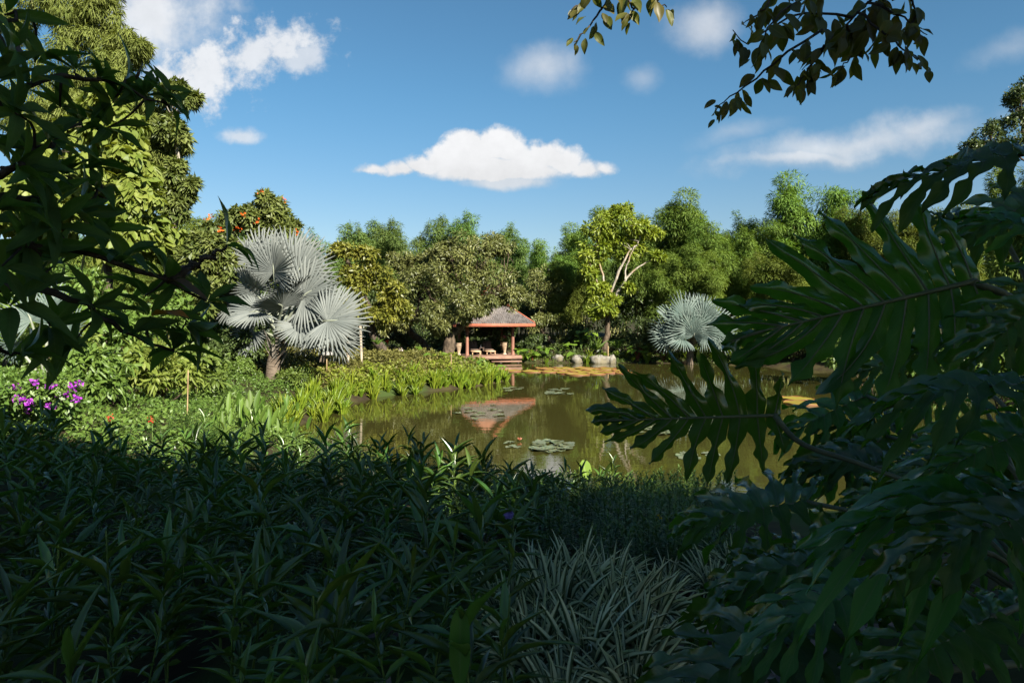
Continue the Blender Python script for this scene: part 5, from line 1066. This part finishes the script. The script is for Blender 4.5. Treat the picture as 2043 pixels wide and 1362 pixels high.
# ---- purple-flowered bush
g0 = G(78, 11.2); BG = shrub('flowering_bush', 'low bush with purple flowers at the left edge below the young palm', 70, 11.2, 3.0, 1.15, M_shrub, .085, .045, 30, 200, 81, T_fold)
for k, (px, py) in enumerate([(27, 776), (47, 772), (70, 765), (66, 781), (52, 790), (34, 796), (58, 798), (82, 758), (101, 770), (145, 774), (158, 766), (96, 813), (104, 815), (56, 816), (60, 806), (122, 790), (140, 790), (153, 797), (131, 788), (95, 783), (45, 800)]):
    c = P(px, py, 10.45+.25*math.sin(k*2.1)); n = 22; mb = MB(); d_ = rsph(n)+V3(0, -.3, .4); add_leaves(mb, T_l3, c+d_*.02+rng.normal(0, .022, (n, 3)), d_, rsph(n), .042, .036); part('blossom', mb, M_purple, BG)

# ---- split-leaf philodendron on the right
def philo(hub, tip, n, wp, wm, seed, nl=8, bend=.12, droop=.35, wave=1.0, back=105, fu=.32, lobe_w=.80):
    """a deeply lobed leaf: x along the midrib, y across; wp / wm lobe length each side as a share of the midrib"""
    r = np.random.default_rng(seed); hub = np.asarray(hub, float); tip = np.asarray(tip, float); Lm = np.linalg.norm(tip-hub)
    mb = MB(); vb = MB(); nt = 19; ts = np.linspace(0, 1, nt)
    def zc(x, y): return -bend*x*np.abs(x)
    for side, Wd in ((1, wp), (-1, wm)):
        cen = []
        for i_ in range(nl+1):
            f = i_/nl; b0 = f*.93; an = R(back*(1-f)**1.15+20+12*(1-f)) if i_ < nl else R(6); pf = [.62, .86, 1, 1.02, .98, .90, .80, .68, .50][min(8, round(f*8))]
            ln = Wd*pf*r.uniform(.88, 1.1) if i_ < nl else Wd*.42
            c = np.zeros((nt, 2)); a = an
            st_ = ln/(nt-1); c[0] = (b0, 0); cv = r.normal(-.25, .25)
            for k in range(1, nt): a_ = a+cv*(k/nt)*.9; c[k] = c[k-1]+st_*np.array([math.cos(a_), side*math.sin(a_)])
            cen.append((c, ln))
        for i_ in range(nl+1):
            c, ln = cen[i_]; tg = np.gradient(c, axis=0); tg /= np.linalg.norm(tg, axis=1)[:, None]; nm = np.stack([-tg[:, 1], tg[:, 0]], 1)*side
            hw0 = .47/nl*lobe_w
            t1, t2 = fu+.20, .78
            prof = np.array([1.0 if t < fu else (.66+.34*math.cos((t-fu)/.2*math.pi/2)**2 if t < t1 else .66+.40*math.sin((t-t1)/(t2-t1)*math.pi/2) if t < t2 else 1.06*max(0, (1-t)/(1-t2))**1.05) for t in ts])*hw0*1.15
            k1, k2 = r.uniform(8, 15, 2); p1, p2 = r.uniform(0, 6.28, 2); tooth = np.clip((ts-fu-.08)*4, 0, 1)*.17*wave
            lo = c-nm*(prof*(1+tooth*np.sin(ts*k1+p1)))[:, None]; hi = c+nm*(prof*(1+tooth*np.sin(ts*k2+p2)))[:, None]          # hi: toward the base side
            fuse = np.clip((ts-fu)/.14, 0, 1)[:, None]; fuse = fuse*fuse*(3-2*fuse)
            prev = (c+cen[i_-1][0])/2 if i_ > 0 else np.stack([c[:, 0]-.04, c[:, 1]], 1); nxt = (c+cen[i_+1][0])/2 if i_ < nl else c+np.stack([np.zeros(nt), -side*np.linspace(.0, .02, nt)], 1)
            hi = prev*(1-fuse)+hi*fuse; lo = nxt*(1-fuse)+lo*fuse
            ph = r.uniform(0, 6.28, 4); dr = droop*r.uniform(.4, 1.6); cur = r.normal(0, .10)*wave; v = np.zeros((nt, 5, 3)); at = np.zeros((nt, 5, 3)); q_ = r.random()
            for j, s in enumerate((-1, -.5, 0, .5, 1)):
                e = lo if s < 0 else hi; xy = c+(e-c)*abs(s)
                if abs(s) == 1: xy = xy+nm*(np.sign(s)*.010*np.sin(ts*23+ph[0])*(ts > .3)*wave)[:, None]
                z = -dr*ln*np.maximum(ts-.25, 0)**1.8+.028*abs(s)+wave*.020*abs(s)*np.sin(ts*13+ph[1]+s)+cur*s*ts*.35
                z = z+zc(xy[:, 0], 0)
                v[:, j, :2] = xy; v[:, j, 2] = z; at[:, j, 0] = ts; at[:, j, 1] = s; at[:, j, 2] = .3+.4*q_
            ii = np.arange(nt-1)[:, None]*5; jj = np.arange(4)[None]
            mb.add(v.reshape(-1, 3), [np.stack([ii+jj, ii+jj+1, ii+5+jj+1, ii+5+jj], -1).reshape(-1, 4)], at.reshape(-1, 3))
            vb.tube(v[:15, 2]-(0, 0, .004), np.linspace(.0055, .0015, 15), 4, False)
    x = np.linspace(-.02, 1.02, 14); vb.tube(np.stack([x, np.zeros(14), -bend*x*np.abs(x)-.004], 1), np.linspace(.013, .003, 14), 6)
    m = frame(hub-WL[PH], tip-hub, n, Lm)
    lf = link('leaf', mb.mesh('leaf', M_philo, True), PH, m); vo = link('midrib', vb.mesh('midrib', M_midrib, True), lf)
    return lf
pb = np.array([2.35, 2.9, float(gz(2.35, 2.9))])
PH = thing('split_leaf_philodendron', 'huge dark split-leaved philodendron filling the right side', 'plant', tuple(pb))
root = P(2150, 1260, 2.8)
def stalk(pts, r0=.017, r1=.010): part('petiole', MB().tube(smooth_path(pts, 16), np.linspace(r0, r1, 16), 8), M_pstem, PH, True)
PL = [  # hub, tip, normal, lobes on the + side, lobes on the - side, seed, bend, droop
    ((1940, 562, 2.60), (1497, 668, 2.85), (.15, .93, -.20), .55, .52, 1, .03, .14), ((2090, 300, 2.35), (1745, 352, 2.55), (-.05, -.55, .83), .50, .40, 2, .12, .55), ((1545, 828, 3.60), (1222, 838, 3.75), (.0, .95, .10), .50, .42, 3, .0, .12),
    ((1610, 1000, 3.60), (1365, 1030, 3.75), (.05, -.55, .84), .50, .62, 4, .15, .45), ((2090, 770, 1.95), (1785, 740, 1.90), (-.32, -.30, .90), .55, .55, 5, .25, .95), ((2080, 985, 1.95), (1745, 940, 1.85), (-.34, -.28, .90), .62, .55, 6, .35, 1.1),
    ((2130, 1010, 1.65), (1830, 1075, 1.60), (.1, -.35, .93), .50, .55, 7, .15, .5), ((1660, 1255, 2.60), (1300, 1350, 2.45), (-.28, -.25, .92), .50, .55, 8, .20, .5), ((1790, 1165, 2.50), (1545, 1190, 2.40), (-.30, -.28, .90), .65, .60, 9, .35, .9),
    ((1740, 1080, 3.00), (1420, 1165, 3.10), (-.20, -.25, .94), .45, .50, 10, .15, .4), ((2110, 650, 2.90), (1800, 690, 3.30), (.0, -.85, .50), .45, .45, 11, .05, .3), ((1730, 790, 4.40), (1570, 850, 4.40), (.1, -.6, .8), .60, .55, 12, .2, .6),
    ((1800, 850, 4.40), (1650, 830, 4.50), (.0, -.5, .85), .60, .60, 13, .2, .6), ((1860, 700, 4.20), (1700, 740, 4.30), (.0, -.7, .7), .55, .55, 14, .1, .5), ((1720, 930, 4.00), (1580, 925, 4.10), (.0, -.4, .9), .60, .60, 15, .2, .5),
    ((1980, 1230, 2.20), (1760, 1330, 2.10), (.1, -.45, .88), .60, .60, 16, .25, .6), ((1850, 1010, 2.40), (1770, 1210, 2.30), (-.45, -.85, .25), .50, .55, 17, .2, .4), ((2070, 1180, 2.40), (1900, 1270, 2.50), (.0, -.3, .95), .60, .60, 18, .2, .5),
    ((1560, 1130, 3.30), (1380, 1230, 3.30), (.1, -.45, .88), .55, .55, 19, .2, .6), ((1930, 880, 3.20), (1760, 960, 3.30), (.0, -.5, .85), .60, .60, 20, .15, .5), ((2000, 460, 3.40), (1850, 420, 3.60), (.2, -.9, .3), .5, .5, 21, .1, .5), ((1640, 1110, 3.8), (1480, 1090, 3.9), (0, -.5, .85), .6, .6, 22, .2, .6),
    ((2060, 1090, 3.4), (1880, 1130, 3.5), (0, -.4, .9), .6, .6, 23, .2, .6), ((1930, 760, 3.6), (1790, 800, 3.7), (0, -.6, .8), .6, .6, 24, .2, .6), ((2130, 470, 2.7), (1940, 415, 2.9), (.1, -.8, .6), .55, .55, 25, .15, .5), ((2120, 560, 2.35), (1965, 690, 2.3), (-.2, -.8, .55), .55, .55, 26, .25, .6), ((2110, 380, 3.1), (1900, 470, 3.2), (.1, -.7, .7), .55, .5, 27, .15, .5), ((2090, 850, 2.6), (1890, 900, 2.5), (0, -.6, .8), .6, .6, 28, .3, .8), ((1800, 925, 3.9), (1610, 905, 4.0), (0, -.6, .8), .6, .6, 29, .2, .6), ((1770, 870, 4.3), (1625, 950, 4.3), (.1, -.7, .7), .6, .6, 30, .2, .6), ((1850, 960, 3.5), (1690, 985, 3.6), (0, -.6, .8), .6, .6, 31, .25, .7)]
for k, (h, tp, n, a, b, s, be, dr) in enumerate(PL):
    hub, tip = P(*h), P(*tp); philo(hub, tip, n, a, b, 900+s, 10 if k == 0 else 9 if k == 2 else 8 if k < 11 else 7, be, dr, 1.0 if k not in (0, 2) else .8, fu={0: .44, 2: .28}.get(k, .27), back={0: 62, 2: 72, 1: 80}.get(k, 95), lobe_w={0: .84, 2: .62}.get(k, .66))
    mids = {0: [P(2043, 615, 2.62), P(2180, 800, 2.7)], 2: [P(1600, 885, 3.55), P(1730, 930, 3.4), P(1900, 1010, 3.1)], 1: [P(2250, 420, 2.5), P(2300, 900, 2.7)], 7: [P(1760, 1335, 2.5), P(2043, 1322, 2.5)]}.get(k, [(hub*.6+root*.4)+V3(.05, 0, .08+.06*(k % 3))])
    stalk([hub]+mids+[root if k != 7 else P(2300, 1310, 2.6)], .012 if k not in (0, 2, 7) else (.024 if k == 7 else .016), .009)
part('stem', MB().tube(smooth_path([pb-(0, 0, .1), root-(0, 0, .1), root+V3(.1, .05, .5), root+V3(.12, .1, 1.0)], 12), np.linspace(.08, .05, 12), 10), M_pstem, PH, True)
for px, d, s in [(1985, 5.2, 1.1), (2040, 4.6, 1.0), (1900, 6, 1.0)]:
    o = link('strap_leaved_clump', strap_mesh(int(px), 40, .8, .035, M_canna, .9)); o.location = tuple(G(px, d, .55)); o.scale = (s,)*3; tag(o, {1985: 'strap-leaved clump between the glossy curled leaves at the right', 2040: 'strap-leaved clump at the right edge below the curled leaves', 1900: 'strap-leaved clump by the water behind the curled leaves'}[px], 'plant')
